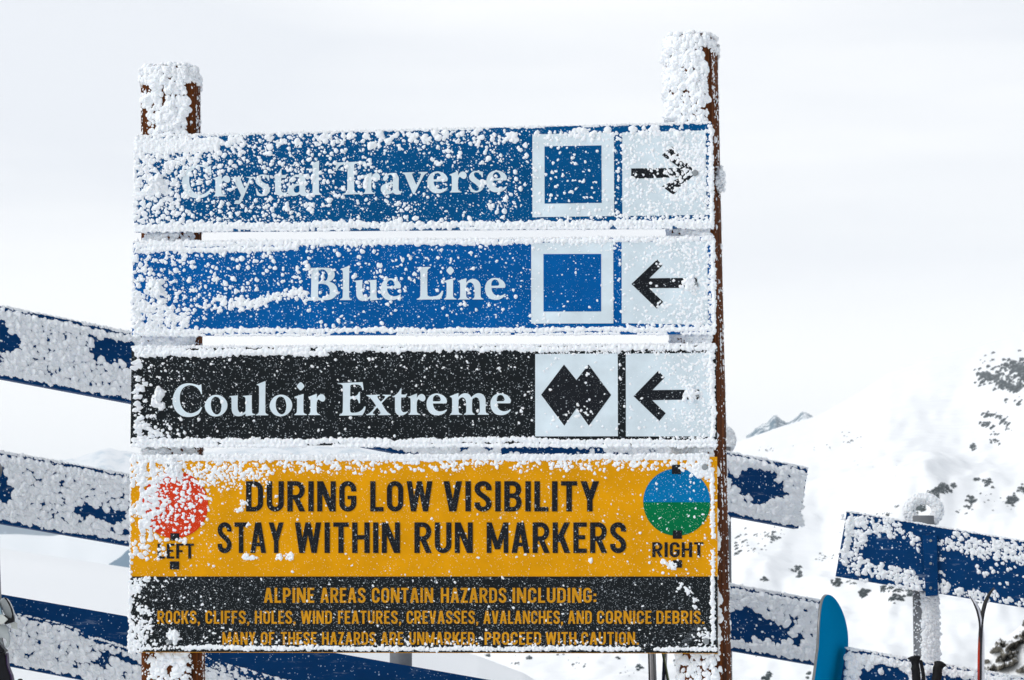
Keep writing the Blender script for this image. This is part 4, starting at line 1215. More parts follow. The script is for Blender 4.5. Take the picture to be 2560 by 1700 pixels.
# 4. the warning sign
ys4, co4 = board('warning_sign', 'large yellow and black warning sign about staying within run markers, lowest on the two posts',
                 [(327, 1146), (1793, 1142), (1795, 1634), (324, 1631)], M['yellow'], edge=M['ply'])
decal('black_panel', [poly_px([(325.4, 1441.3), (1794, 1441.3), (1794.8, 1632.6), (324.3, 1629.6)])], SF, M['black'], ys4, co4, D0)
decal('marker_disc', [disc_px(437, 1262, 83.5)], SF, M['red'], ys4, co4, D0)
tag(decal('marker_disc', [disc_px(1692, 1255.5, 84, 0, 180)], SF, M['skyblue'], ys4, co4, D0), 'blue upper half of the right marker disc')
tag(decal('marker_disc', [disc_px(1692, 1255.5, 84, 180, 360)], SF, M['green'], ys4, co4, D0), 'green lower half of the right marker disc')
B6 = lambda x0, y0, x1, y1: poly_px([(1100 + x0 / 2.529, 1080 + y0 / 2.529), (1100 + x1 / 2.529, 1080 + y0 / 2.529), (1100 + x1 / 2.529, 1080 + y1 / 2.529), (1100 + x0 / 2.529, 1080 + y1 / 2.529)])
B5 = lambda x0, y0, x1, y1: poly_px([(300 + x0 / 2.529, 1080 + y0 / 2.529), (300 + x1 / 2.529, 1080 + y0 / 2.529), (300 + x1 / 2.529, 1080 + y1 / 2.529), (300 + x0 / 2.529, 1080 + y1 / 2.529)])
for q in (B6(1466, 207, 1523, 266), B6(1472, 622, 1530, 675), B6(1473, 810, 1530, 858)): decal('marker_pole', [q], SF, M['black_text'], ys4, co4, D0 + .0006)
for q in (B5(310, 200, 368, 262), B5(318, 640, 375, 686), B5(315, 818, 374, 868)): decal('marker_pole', [q], SF, M['black_text'], ys4, co4, D0 + .0006)
def words(lst, yt, yb):
    out = []
    for w, a, b in lst: out += word_gothic(w, a, b, yt, yb)
    return out
for nm, mt, of, ln in (
    ('headline_text', 'black_text', .0004, ([('DURING', 615, 891), ('LOW', 925.6, 1081), ('VISIBILITY', 1109, 1497.4)], 1203, 1278.6)),
    ('headline_text', 'black_text', .0004, ([('STAY', 544, 709), ('WITHIN', 737, 1000), ('RUN', 1036, 1182), ('MARKERS', 1216.7, 1565.5)], 1306, 1382.5)),
    ('marker_text', 'black_text', .0004, ([('LEFT', 393.7, 484.7)], 1359, 1396.5)),
    ('marker_text', 'black_text', .0004, ([('RIGHT', 1630.7, 1758.4)], 1355.6, 1393)),
    ('small_text', 'amber_text', .0006, ([('ALPINE', 659.8, 785.6), ('AREAS', 801, 913.7), ('CONTAIN', 929.5, 1083), ('HAZARDS', 1102, 1266), ('INCLUDING:', 1281, 1490.7)], 1469.5, 1507)),
    ('small_text', 'amber_text', .0006, ([('ROCKS,', 393.7, 499.7), ('CLIFFS,', 513.5, 623.5), ('HOLES,', 637, 739), ('WIND', 752, 830), ('FEATURES,', 845, 1003), ('CREVASSES,', 1016.5, 1195.7), ('AVALANCHES,', 1208.7, 1407.6), ('AND', 1420, 1479.6), ('CORNICE', 1492.6, 1628.7), ('DEBRIS.', 1641, 1761)], 1526.8, 1559.5)),
    ('small_text', 'amber_text', .0006, ([('MANY', 556, 639), ('OF', 652, 686), ('THESE', 702, 791.5), ('HAZARDS', 805, 939.4), ('ARE', 952.5, 1008), ('UNMARKED.', 1022.8, 1195), ('PROCEED', 1211.5, 1353), ('WITH', 1364, 1441), ('CAUTION.', 1453, 1597)], 1580, 1611.8))):
    decal(nm, words(*ln), SF, M[mt], ys4, co4, D0 + of)
m_, nd_, lk_, bs_ = newmat('scraped_frost')
co_ = nd_.new('ShaderNodeTexCoord').outputs['Object']
mp_ = nd_.new('ShaderNodeMapping'); mp_.inputs['Rotation'].default_value = (0, math.radians(42), 0); mp_.inputs['Scale'].default_value = (1, 1, 5)
lk_.new(co_, mp_.inputs[0])
bs_.inputs['Base Color'].default_value = (.20, .22, .24, 1); bs_.inputs['Roughness'].default_value = .8; bs_.inputs['Specular IOR Level'].default_value = .05
lk_.new(maprange(nd_, lk_, tex_noise(nd_, lk_, mp_.outputs[0], 22, 7, .7), .42, .72, 0, .85), bs_.inputs['Alpha'])
M['scraped'] = m_
decal('scuff', [poly_px(smooth_loop([(1700, 1612), (1712, 1595), (1735, 1566), (1757, 1561), (1766, 1566), (1752, 1578), (1736, 1592), (1724, 1608), (1712, 1622), (1690, 1626)]))], SF, m_, ys4, co4, D0 + .0005)
for b in ((425, 1164), (1762, 1168), (423, 1604), (1765, 1603)): bolt(*b, ys4, co4)
rm = Rime(Crust(308, 1122, 1812, 1646, 1.15, 360), SF, co4); nB = N(.03, 52)
def upper4(x, y):
    lim = 1146 + np.interp(x, [330, 430, 560, 620, 700, 800, 1000, 1100, 1750], [300, 86, 46, 50, 34, 32, 26, 26, 22]) + 14 * (vnoise(x * .03, x * 0, 71) - .5)
    lim = np.where(x < 500, 1146 + np.interp(x, [325, 500], [60, 62]), lim)
    hole = (vnoise(x * .05, y * .09, 72) > .62) * (y < 1172) * .7
    return sst(lim + 12, lim - 10, y) * (1 - hole) * .95
layer(rm, SF, 4600, (400, 1152, 1790, 1240), lambda x, y: upper4(x, y) * np.interp(x, [400, 900, 1790], [.95, .9, .85]), 2, 6.5, 1.5, org=co4, e=(.5, .9))
layer(rm, SF, 420, (500, 1180, 680, 1235), lambda x, y: .5 * sst(1245, 1190, y), 1.8, 5, 1.6, org=co4)
def left4(x, y):
    e_ = np.interp(y, [1146, 1200, 1290, 1330, 1380, 1430], [470, 450, 430, 400, 385, 352]) + 30 * (vnoise(y * .03, x * .01, 81) - .5)
    d = (e_ - x) / 60.0
    gap = (x < 352) * sst(.40, .55, vnoise(y * .045, x * 0, 83)) * sst(1185, 1200, y)
    hole = (nB(x, y) > .60) * .55
    return np.clip(np.clip(d, 0, 1) - gap - hole * (x > 370), 0, 1)
layer(rm, SF, 1250, (326, 1146, 500, 1442), left4, 2.5, 8, 1.5, e=(.8, 1.5), tilt=(-.35, 0, -.1), org=co4)
layer(rm, SF, 230, (345, 1150, 400, 1400), lambda x, y: left4(x, y) * .9, 4, 9, 1.3, e=(.9, 1.7), tilt=(-.5, 0, -.1), org=co4)
layer(rm, SF, 1100, (380, 1180, 530, 1360), lambda x, y: .55 * sst(1.15, .5, np.hypot((x - 415) / 120, (y - 1250) / 120)), 2, 6.5, 1.5, org=co4)
layer(rm, SF, 2600, (330, 1180, 1790, 1440), lambda x, y: .07 + .22 * sst(620, 500, x) + .1 * sst(1640, 1740, x), 1.2, 3.2, 2.0, org=co4)
layer(rm, SF, 150, (500, 1190, 1785, 1440), .6, 2.4, 4.4, 1.8, org=co4)
layer(rm, SF, 70, (355, 1345, 440, 1400), lambda x, y: .8 * sst(440, 380, x), 3, 7.5, 1.4, org=co4)
layer(rm, SF, 200, (1600, 1180, 1790, 1440), lambda x, y: .2 + .5 * sst(1690, 1780, x), 2.4, 5, 1.6, org=co4)
for (cx, cy, nn, s) in ((612, 1392, 14, 5), (630, 1394, 14, 4), (700, 1392, 14, 5), (724, 1390, 16, 5), (1680, 1415, 26, 7), (612, 1258, 18, 6), (602, 1274, 10, 5), (1475, 1399, 8, 3), (622, 1310, 8, 3), (1660, 1405, 10, 4)):
    place(rm, SF, cx + RNG.normal(0, s, nn), cy + RNG.normal(0, s * .7, nn), 3, 6, 1.3, org=co4)
# black panel
layer(rm, SF, 3600, (326, 1444, 1790, 1625), lambda x, y: np.clip(.12 + .75 * sst(640, 340, x) * (1.0 - .6 * sst(0, 1, nB(x, y) * 1.6 - .3)) + .10 * sst(1560, 1620, y), 0, 1), 1.4, 4.6, 1.8, org=co4)
layer(rm, SF, 900, (326, 1444, 400, 1630), lambda x, y: .7 * sst(85, 10, x - 326) * (nB(x, y) < .56), 3, 6.5, 1.5, tilt=(-.3, 0, 0), org=co4)
layer(rm, SF, 900, (500, 1585, 1640, 1625), lambda x, y: .55 * sst(1580, 1618, y), 2.5, 5.2, 1.4, org=co4)
for (cx, cy, nn, s) in ((1720, 1477, 20, 7), (1697, 1466, 12, 5), (1738, 1520, 6, 4), (1740, 1500, 6, 4)):
    place(rm, SF, cx + RNG.normal(0, s, nn), cy + RNG.normal(0, s, nn), 3, 6, 1.3, org=co4)
strip(rm, SF, (460, 1619), (1690, 1622), 1900, 5, 3, 6.5, co4, wob=3, seed=44, gap=.10, tilt=(0, 0, -.3), e=(.8, 1.4))
strip(rm, SF, (330, 1622), (470, 1619), 130, 6, 2.5, 5, co4, seed=45)
strip(rm, SF, (1690, 1622), (1792, 1624), 170, 4, 3, 6, co4, seed=46)
strip(rm, SF, (327, 1450), (325, 1630), 170, 4, 2.5, 5.5, co4, tilt=(-.5, 0, 0))
strip(rm, SF, (327, 1150), (325, 1630), 300, 2, 1.5, 3, co4, tilt=(-.5, 0, 0))
strip(rm, SF, (330, 1148), (1770, 1145), 1400, 5, 3, 7.5, co4, wob=3, seed=47, e=(.6, 1.0))
strip(rm, SF, (330, 1142), (1772, 1140), 1500, 4, 3, 7, co4, seed=48, tilt=(0, 0, .5))
strip(rm, SF, (1780, 1178), (1782, 1345), 260, 5, 2.5, 6, co4, seed=49, gap=.15, tilt=(.2, 0, 0))
strip(rm, SF, (1783, 1375), (1783, 1440), 60, 4, 2.5, 5, co4, seed=50)
strip(rm, SF, (1781, 1442), (1783, 1605), 330, 6, 2.5, 6.5, co4, seed=51, tilt=(.2, 0, 0))
place(rm, SF, 1750 + RNG.normal(0, 14, 80), 1170 + RNG.normal(0, 10, 80), 4, 9, 1.3, org=co4)
place(rm, SF, 435 + RNG.normal(0, 7, 45), 1168 + RNG.normal(0, 9, 45), 5, 10, 1, org=co4, off=.006)
place(rm, SF, 433 + RNG.normal(0, 7, 35), 1593 + RNG.normal(0, 9, 35), 4, 9, 1, org=co4, off=.003)
place(rm, SF, 1764 + RNG.normal(0, 15, 60), 1596 + RNG.normal(0, 12, 60), 3, 6, 1, org=co4)
top_crust(rm, 330, 1772, lambda x: 1146 - (x - 327) * .0027, co4, 3200, 7)
rm.build('rime', ys4)

# ================================================================== SKI RACKS
def frame_through(pxa, Ya, pxb, Yb):
    a = np.array([(pxa - 1280) / F * Ya, Ya]); b = np.array([(pxb - 1280) / F * Yb, Yb])   # close enough at small pitch
    ang = math.atan2(b[1] - a[1], b[0] - a[0])
    return Frame([(a[0] + b[0]) / 2, (a[1] + b[1]) / 2, 0], ang)
RA = frame_through(0, 8.95, 2020, 10.4)
RBf = frame_through(2110, 9.57, 2560, 9.50)

def rack(fr, label, planks, posts, th, group=None):
    """planks: list of (TL,TR,BR,BL) px; posts: list of (px, ytop)"""
    zs = []
    root_xy = fr.p0
    root = empty('ski_rack', fr.matrix(), label, 'ski rack', group)
    out = []
    for c in planks:
        c = np.array(c, float); L = fr.loc(c[:, 0], c[:, 1])
        poly = [(p[0], p[2]) for p in L]
        V, Fc = prism(poly, 0, th)
        mesh_py('plank', V, Fc, M['rack'], root, mats=[M['rack'], M['rack_end']], fm=[0, 0] + [0, 1, 0, 1], bevel=0.0)
        out.append(L)
    return root

def spost(fr, root, px, ytop, rad, th, foot=-0.3):
    L = fr.loc(np.array([px], float), np.array([ytop], float), -(th + rad + .002))[0]
    V, Fc = tube([(L[0], th + rad + .002, foot), (L[0], th + rad + .002, L[2])], rad, 24)
    mesh_py('post', V, Fc, M['steel'], root, smooth=True)
    return L[0], th + rad + .002, L[2]

def ring(root, x, y, z, R=0.047, r=0.013):
    P = [(x + R * 1.15 * math.cos(a), y, z + R * math.sin(a)) for a in np.linspace(0, 2 * math.pi, 33)[:-1]]
    V, Fc = tube(P, r, 12, closed=True)
    o = mesh_py('ring', V, Fc, M['rime'], root, smooth=True)
    rm = Rime(); n = 900
    a = RNG.random(n) * 2 * math.pi; b = RNG.random(n) * 2 * math.pi
    cx = (R + r * np.cos(b)) * np.cos(a) * 1.15; cz = (R + r * np.cos(b)) * np.sin(a); cy = r * np.sin(b)
    A = np.stack([np.cos(b) * np.cos(a), np.sin(b), np.cos(b) * np.sin(a)], 1)
    rm.add(np.stack([x + cx, y + cy, z + cz], 1), A + RNG.normal(0, .2, A.shape), RNG.uniform(2.5, 6, n) * .0014, RNG.uniform(.5, .9, n))
    ro_ = rm.build('ring_rime', o)
    return o

tA1 = lambda x: 765 + .2005 * x; bA1 = lambda x: 945 + .1885 * x
tA2 = lambda x: 1128 + .182 * x; bA2 = lambda x: 1308 + .174 * x
tA3 = lambda x: 1485 + .1755 * x; bA3 = lambda x: 1661 + .188 * x
XL = -420
ra = rack(RA, 'long rime covered ski rack of three navy planks running behind the signs', [
    [(XL, tA1(XL)), (2020, tA1(2020)), (1996, bA1(1996)), (XL, bA1(XL))],
    [(XL, tA2(XL)), (2072, tA2(2072)), (2048, bA2(2048)), (XL, bA2(XL))],
    [(XL, tA3(XL)), (2110, tA3(2110)), (2086, bA3(2086)), (XL, bA3(XL))]], None, 0.04)
for px, yt in ((-330, 690), (1007, 960), (1800, 1118)):
    x, y, z = spost(RA, ra, px, yt, 0.041, 0.04)
    ring(ra, x, y, z + 0.03)

def rack_rime(fr, root, tf, bf, x0, x1, holes, seed, dens=1.0, left_edge=None, right_edge=None, big=1.0, feather=1.0, bare=None, th=.04):
    sh = (tf(x1) - tf(x0)) / (x1 - x0)
    rm = Rime(Crust(x0 - 12, tf(x0) - sh * x0 - 26, x1 + 14, bf(x0) - sh * x0 + 40, 1.5, seed * 3, sh), fr, (0, 0, 0)); rm.crust.rk = 0.9; rm.crust.hk = .85; nz_ = N(.02, seed); nz2 = N(.05, seed + 9)
    def cover(x, y):
        t = (y - tf(x)) / (bf(x) - tf(x))
        c = dens + (nz_(x, y) - .5) * 0.9 + (nz2(x, y) - .5) * .8
        for (hx, hy, rx, ry, k) in holes:
            q = np.hypot((x - hx) / rx, (y - hy - (x - hx) * .18) / ry) + (nz2(x, y) - .5) * 1.5
            c = c - k * sst(1.15, .85, q)
        if left_edge is not None: c = c + 1.2 * sst(left_edge + 36, left_edge + 12, x + (y - tf(x)) * .15)
        return np.clip(c, 0, 1) * ((t > .07) & (t < .93)) * (x < x1 - 12)
    w = x1 - x0
    ymin, ymax = min(tf(x0), tf(x1)), max(bf(x0), bf(x1))
    tilt = (-.12, 0, .05)
    ar = w * 170.0 / (w * (ymax - ymin))
    def lay(npx, prob, r0, r1, pw, e, tl=tilt):
        n = int(w * 170 * npx / ar)
        layer(rm, fr, n, (x0, ymin, x1, ymax), prob, r0, r1, pw, e, tl, .3)
    lay(.016 * big, lambda x, y: sst(.25, .6, cover(x, y)), 5, 11, 1.4, (.6, 1.5))
    lay(.008, lambda x, y: sst(.3, .7, cover(x, y)) * .9, 3, 6, 1.3, (.8, 1.4))
    lay(.008, lambda x, y: (.24 + .35 * sst(.05, .4, cover(x, y))) * (y > tf(x) + 4) * (y < bf(x) - 4), 1.2, 4, 1.8, (.6, 1.0))
    sl = (tf(x1) - tf(x0)) / w
    q = int(w * 1.2 * feather)
    strip(rm, fr, (x0, tf(x0) + 17), (x1 - 8, tf(x1) + 16), q, 10, 3, 7, tilt=(-.2, 0, -.4), e=(1.0, 1.8), seed=seed, gap=.0 if bare is None else bare)
    strip(rm, fr, (x0, bf(x0) - 18), (x1 - 12, bf(x1) - 19), q, 9, 3, 7, tilt=(-.2, 0, .4), e=(.8, 1.4), seed=seed + 2, gap=.08 if bare is None else bare)
    strip(rm, fr, (x0, tf(x0) + 1), (x1, tf(x1) + 1), int(w * .5), 3, 2, 4, seed=seed + 3, gap=.3)
    # crust along the top face
    n = int(w * 2.2); tx = RNG.uniform(x0, x1, n); P = fr.loc(tx, np.array([tf(a) for a in tx])); P[:, 1] = RNG.uniform(0, th, n)
    rm.add(P, np.array([0, -.1, 1.0]), RNG.uniform(2, 6, n) * .00145, RNG.uniform(.5, .9, n))
    return rm

r1 = rack_rime(RA, ra, tA1, bA1, -60, 2020, [(275, 872, 62, 34, 1.6), (320, 885, 30, 42, 1.4), (8, 850, 34, 40, 1.2), (168, 845, 9, 7, .9),
    (1890, 1208, 62, 46, 1.3), (1920, 1195, 45, 28, .4), (1250, 1100, 200, 40, 1.0), (1540, 1170, 200, 40, 1.0)], 101)
strip(r1, RA, (2006, 1182), (1987, 1312), 420, 8, 3, 6, tilt=(.5, 0, 0), e=(.9, 1.6))
r1.build('rime', ra, pxm=.00145)
r2 = rack_rime(RA, ra, tA2, bA2, -60, 2070, [(260, 1285, 70, 17, 1.5), (215, 1270, 22, 16, 1.4), (310, 1345, 36, 16, 1.8), (10, 1230, 26, 40, 1.3), (8, 1140, 12, 12, 1.6), (60, 1330, 120, 9, 1.2),
    (1890, 1560, 90, 34, 1.25), (1960, 1590, 50, 22, .7), (2050, 1514, 22, 12, 1.8), (1850, 1580, 40, 30, .8)], 111, bare=.05)
r2.build('rime', ra, pxm=.00145)
# lowest plank: bare along its upper half
t3 = lambda x: tA3(x) + interp(x, [(-60, 40), (60, 44), (150, 48), (200, 58), (230, 92), (262, 100), (275, 78), (340, 80), (500, 60), (620, 110), (900, 150), (1000, 170)])
r3 = rack_rime(RA, ra, t3, bA3, -60, 1300, [(330, 1640, 60, 22, 1.2), (250, 1655, 40, 12, .8), (160, 1690, 40, 9, .8), (600, 1690, 150, 50, .9)], 121, dens=.95, feather=.5)
strip(r3, RA, (-20, 1480), (330, 1542), 300, 4, 2, 4, seed=124, gap=.3, tilt=(0, 0, .6))
layer(r3, RA, 420, (490, 1590, 900, 1720), lambda x, y: .75 * sst(20, 70, y - tA3(x)) * sst(900, 560, x), 2.5, 10, 1.7)
layer(r3, RA, 1300, (500, 1590, 1150, 1700), lambda x, y: .5 * (y > tA3(x) + 30), 1.2, 4, 1.8)
strip(r3, RA, (1100, tA3(1100)), (1240, tA3(1240)), 160, 4, 2, 5, seed=126, tilt=(0, 0, .8))
r3.build('rime', ra, pxm=.00145)

# rack B on the right
tB1 = lambda x: 1279 + .169 * (x - 2117); bB1 = lambda x: 1440 + .166 * (x - 2088)
tB2 = lambda x: 1620 + .170 * (x - 2116); bB2 = lambda x: 1782 + .168 * (x - 2088)
XR = 3150
rb2 = rack(RBf, 'patchily snowed navy ski rack at the right edge, with a flat bracket on its plank', [
    [(2117, 1279), (XR, tB1(XR)), (XR, bB1(XR)), (2089, 1440)],
    [(2116, 1620), (XR, tB2(XR)), (XR, bB2(XR)), (2089, 1782)],
    [(2060, 1975), (XR, 1975 + .17 * (XR - 2060)), (XR, 2137 + .17 * (XR - 2060)), (2036, 2137)]], None, 0.055)
x, y, z = spost(RBf, rb2, 2308, 1290, 0.043, 0.055)
ring(rb2, x + .001, y, z + 0.020, .045, .017)
PB = (x, y)
x3, y3, z3 = spost(RBf, rb2, 2960, 1390, 0.043, 0.055)
ring(rb2, x3, y3, z3 + 0.038, .056, .017)
# flat bracket strapped over the upper plank
L = RBf.loc(np.array([2306, 2342, 2345, 2314.0]), np.array([1338, 1337, 1489, 1491.0]))
V, Fc = prism([(p[0], p[2]) for p in L], -0.014, 0.0)
br_ = mesh_py('bracket', V, Fc, M['rack'], rb2, bevel=.0015)
for yy in (1352, 1409, 1470):
    q = RBf.loc(np.array([2326.0]), np.array([float(yy)]))[0]
    V, Fc = tube([(q[0], -.0139, q[2]), (q[0], -.018, q[2])], .005, 10); mesh_py('bolt', V, Fc, M['bolt'], br_)

rmB = Rime(Crust(2080, tB1(2090) - .169 * 2090 - 26, 2660, bB1(2090) - .169 * 2090 + 24, 1.4, 401, .169), RBf); nB1 = N(.022, 141); nB2 = N(.05, 142)
ptc = [(2180, 1312, 75, 24, 1.3), (2230, 1325, 40, 26, 1.0), (2150, 1340, 26, 55, 1.2), (2140, 1400, 40, 16, .9), (2185, 1430, 80, 15, 1.5), (2260, 1435, 35, 20, .9), (2290, 1350, 22, 26, .9), (2300, 1470, 24, 18, 1.2), (2355, 1440, 18, 60, 1.0), (2390, 1340, 45, 20, 1.1), (2380, 1370, 40, 14, 1.0),
       (2460, 1385, 30, 26, 1.1), (2430, 1365, 30, 18, .8), (2530, 1370, 60, 22, 1.3), (2545, 1400, 40, 18, 1.0), (2350, 1480, 20, 14, 1.0), (2430, 1488, 90, 14, 1.6), (2330, 1440, 14, 20, .6), (2550, 1505, 30, 10, 1.0)]
def covB(x, y):
    c = -.42 + (nB1(x, y) - .5) * .8 + (nB2(x, y) - .5) * 1.0
    for (hx, hy, rx, ry, k) in ptc:
        c = c + k * np.exp(-((x - hx) / rx) ** 2 - ((y - hy - (x - hx) * .17) / ry) ** 2)
    c = c - 1.2 * np.exp(-((x - 2300) / 60) ** 2 - ((y - 1318) / 16) ** 2) - 1.0 * np.exp(-((x - 2215) / 40) ** 2 - ((y - 1372) / 24) ** 2)
    return np.clip(c, 0, 1) * (y > tB1(x) + 2) * (y < bB1(x) - 2)
layer(rmB, RBf, 2600, (2095, 1275, 2640, 1530), lambda x, y: covB(x, y) * .95, 3, 9, 1.5, (.7, 1.2), (-.2, 0, .1))
layer(rmB, RBf, 3600, (2095, 1275, 2640, 1530), lambda x, y: sst(.1, .6, covB(x, y)) * .9, 2.5, 6, 1.3, (.7, 1.4), (-.2, 0, .1))
layer(rmB, RBf, 2400, (2095, 1275, 2640, 1530), lambda x, y: (.05 + .3 * covB(x, y) + .15 * (nB1(x, y) > .55)) * (y > tB1(x) + 4) * (y < bB1(x) - 4), 1, 3, 1.8, (.6, 1.0))
layer(rmB, RBf, 90, (2440, 1370, 2600, 1490), .5, 3.5, 7, 1.4, (.7, 1.1))
strip(rmB, RBf, (2130, 1292), (2112, 1395), 420, 8, 3, 6, tilt=(-.7, 0, 0), e=(1.2, 2.4))
n = 2400; tx = RNG.uniform(2118, 2800, n); P = RBf.loc(tx, tB1(tx)); P[:, 1] = RNG.uniform(0, .055, n)
rmB.add(P, np.array([0, -.1, 1.0]), RNG.uniform(2, 6.5, n) * .00145, RNG.uniform(.5, .9, n))
strip(rmB, RBf, (2150, 1449), (2305, 1475), 330, 3, 2, 4, seed=149, tilt=(0, 0, -.5), gap=.3)
rmB.build('rime', rb2, pxm=.00145)
rmC = rack_rime(RBf, rb2, tB2, bB2, 2116, 2700, [(2180, 1690, 36, 22, 1.4), (2235, 1680, 40, 14, .9), (2250, 1700, 30, 20, .8), (2330, 1690, 18, 30, 1.1), (2370, 1680, 12, 10, 1.2), (2400, 1700, 60, 12, .8), (2450, 1715, 60, 20, 1)], 151, left_edge=2105, th=.055, big=1.0, dens=.82)
rmC.build('rime', rb2, pxm=.00145)
# rime down the windward side of the post
rmP = Rime(); n = 3000
zz = RNG.uniform(RBf.loc(np.array([2310.]), np.array([1720.]))[0, 2], RBf.loc(np.array([2310.]), np.array([1480.]))[0, 2], n)
a = RNG.normal(0.45, .42, n).clip(-.55, 1.5)                           # angle from facing viewer towards the right
lim = -.35 + .5 * (vnoise(zz * 14, zz * 0, 171) - .5)
k = a > lim; zz, a = zz[k], a[k]
P = np.stack([PB[0] + .043 * np.sin(a), PB[1] - .043 * np.cos(a), zz], 1)
A = np.stack([np.sin(a) + .25, -np.cos(a) * .8, np.zeros_like(a)], 1) + RNG.normal(0, .3, (len(a), 3))
rmP.add(P, A, RNG.uniform(3, 8, len(a)) * .00145, RNG.uniform(.8, 1.9, len(a)))
n = 120; a = RNG.uniform(-1.2, .2, n)
zz = RNG.uniform(1.6, 1.9, n)
rmP.add(np.stack([PB[0] + .043 * np.sin(a), PB[1] - .043 * np.cos(a), zz], 1), np.stack([np.sin(a), -np.cos(a), 0 * a], 1), RNG.uniform(1.5, 4, n) * .00145, .8)
rmP.build('rime', rb2, pxm=.00145)

# ================================================================== SKIS, BOARDS, POLES
def snowboard(root, Lh, w, a_dir, s_dir, P0, nose, kick, mat_base, mat_top, mat_edge):
    """deck with rounded, upturned nose; P0 foot point; returns deck"""
    A = Vector(a_dir).normalized(); S = Vector(s_dir); S = (S - A * S.dot(A)).normalized(); Nn = A.cross(S)   # base faces Nn
    rows, th = [], 0.010
    ss = list(np.linspace(0, Lh - nose, 14)) + [Lh - nose + nose * math.sin(t) for t in np.linspace(0, math.pi / 2, 22)[1:]]
    m = 12
    V, Fc, fm = [], [], []
    for side in (0, 1):
        for s in ss:
            d = max(0, s - (Lh - nose)) / nose; tl = max(0, nose - s) / nose
            hw = w / 2 * math.sqrt(max(1 - d * d, 0.0008)) * (1 - .06 * math.sin(math.pi * s / Lh)) * math.sqrt(max(1 - tl * tl, .0008))
            kk = kick * (max(0, s - (Lh - nose * 1.35)) / (nose * 1.35)) ** 2 + kick * (max(0, nose * 1.35 - s) / (nose * 1.35)) ** 2
            for j in range(m + 1):
                q = -1 + 2 * j / m
                V.append(Vector(P0) + A * (hw * q) + S * s - Nn * (kk + side * th))
    nr = len(ss); W_ = m + 1
    for side in (0, 1):
        o = side * nr * W_
        for i in range(nr - 1):
            for j in range(m):
                f = (o + i * W_ + j, o + i * W_ + j + 1, o + (i + 1) * W_ + j + 1, o + (i + 1) * W_ + j)
                Fc.append(f); fm.append(0 if side == 0 else 1)
    o = nr * W_
    for i in range(nr - 1):
        for j in (0, m):
            Fc.append((i * W_ + j, (i + 1) * W_ + j, o + (i + 1) * W_ + j, o + i * W_ + j)); fm.append(2)
    for i in (0, nr - 1):
        for j in range(m):
            Fc.append((i * W_ + j, i * W_ + j + 1, o + i * W_ + j + 1, o + i * W_ + j)); fm.append(2)
    Mi = root.matrix_world.inverted()
    V = [Mi @ v for v in V]
    return mesh_py('deck', V, Fc, mat_base, root, smooth=True, mats=[mat_base, mat_top, mat_edge], fm=fm), A, S, Nn

M['sb_blue'] = plain('cyan_blue_base', (0.0, 0.235, 0.50), 0.5, 0, .08, 3, .0)
M['sb_top'] = plain('dark_topsheet', (0.02, 0.03, 0.05), .4)
M['sb_edge'] = plain('steel_edge', (.25, .25, .25), .4, .6)
tip = atY(np.array([2072.0]), np.array([1487.0]), 9.56)[0]
Sdir = Vector((math.sin(math.radians(14)), 0.05, math.cos(math.radians(14))))
Adir = Vector((math.sin(math.radians(29)), math.cos(math.radians(29)), 0))
A_, S_ = Adir.normalized(), Sdir
S_ = (S_ - A_ * S_.dot(A_)).normalized(); N_ = A_.cross(S_)
LB, KICK = 1.50, 0.055
foot = Vector(tip) - S_ * LB + N_ * KICK
sb = empty('snowboard', Matrix.Translation(foot), 'bright blue snowboard standing on end at the right, between the two racks', 'snowboard')
bpy.context.view_layer.update()
snowboard(sb, LB, .285, Adir, Sdir, foot, .18, KICK, M['sb_blue'], M['sb_top'], M['sb_edge'])

def ski(label, pts, Y, thick, width, yaw, foot_z, mats, group=None, tipn=8):
    """pts: photo px down the centre line, tip first; seen nearly edge-on"""
    pp = np.array(pts, float)
    # densify
    t = np.linspace(0, len(pp) - 1, 40)
    px = np.interp(t, np.arange(len(pp)), pp[:, 0]); py = np.interp(t, np.arange(len(pp)), pp[:, 1])
    for _ in range(3):
        px[1:-1] = (px[:-2] + 2 * px[1:-1] + px[2:]) / 4; py[1:-1] = (py[:-2] + 2 * py[1:-1] + py[2:]) / 4
    P = atY(px, py, Y)
    d = P[-1] - P[-6]; d /= np.linalg.norm(d)
    k = (foot_z - P[-1][2]) / d[2]
    P = np.concatenate([P, P[-1] + d[None] * (k * np.linspace(.1, 1, 8))[:, None]])
    root = empty('ski', Matrix.Translation(Vector(P[-1])), label, 'ski', group)
    ax = np.array([math.sin(yaw), math.cos(yaw), 0])                    # across the ski
    n = len(P)
    def strip_mesh(name, o0, o1, mat, wk):
        V, Fc = [], []
        for i in range(n):
            tg = P[min(i + 1, n - 1)] - P[max(i - 1, 0)]; tg /= np.linalg.norm(tg)
            nn = np.cross(ax, tg); nn /= np.linalg.norm(nn)
            f = min(1.0, math.sqrt(min(1.0, (i + .25) / tipn)))
            hw = width / 2 * f * wk * (1 - .12 * math.sin(math.pi * i / n))
            tk = .45 + .55 * min(1, i / 12)
            for (q, o) in ((-1, o0), (1, o0), (1, o1), (-1, o1)):
                V.append(P[i] + ax * hw * q + nn * o * tk - P[-1])
        for i in range(n - 1):
            for j in range(4):
                l = (j + 1) % 4
                Fc.append((i * 4 + j, i * 4 + l, (i + 1) * 4 + l, (i + 1) * 4 + j))
        Fc += [(0, 1, 2, 3), tuple(range((n - 1) * 4, n * 4))]
        return mesh_py(name, V, Fc, mat, root, smooth=False)
    strip_mesh('topsheet', thick * .52, thick, mats[0], .97)
    strip_mesh('core', thick * .12, thick * .515, mats[1], 1.0)
    strip_mesh('base', 0, thick * .115, mats[2], 1.0)
    return root
M['ski_pale'] = plain('pale_ski_topsheet', (.62, .63, .68), .35)
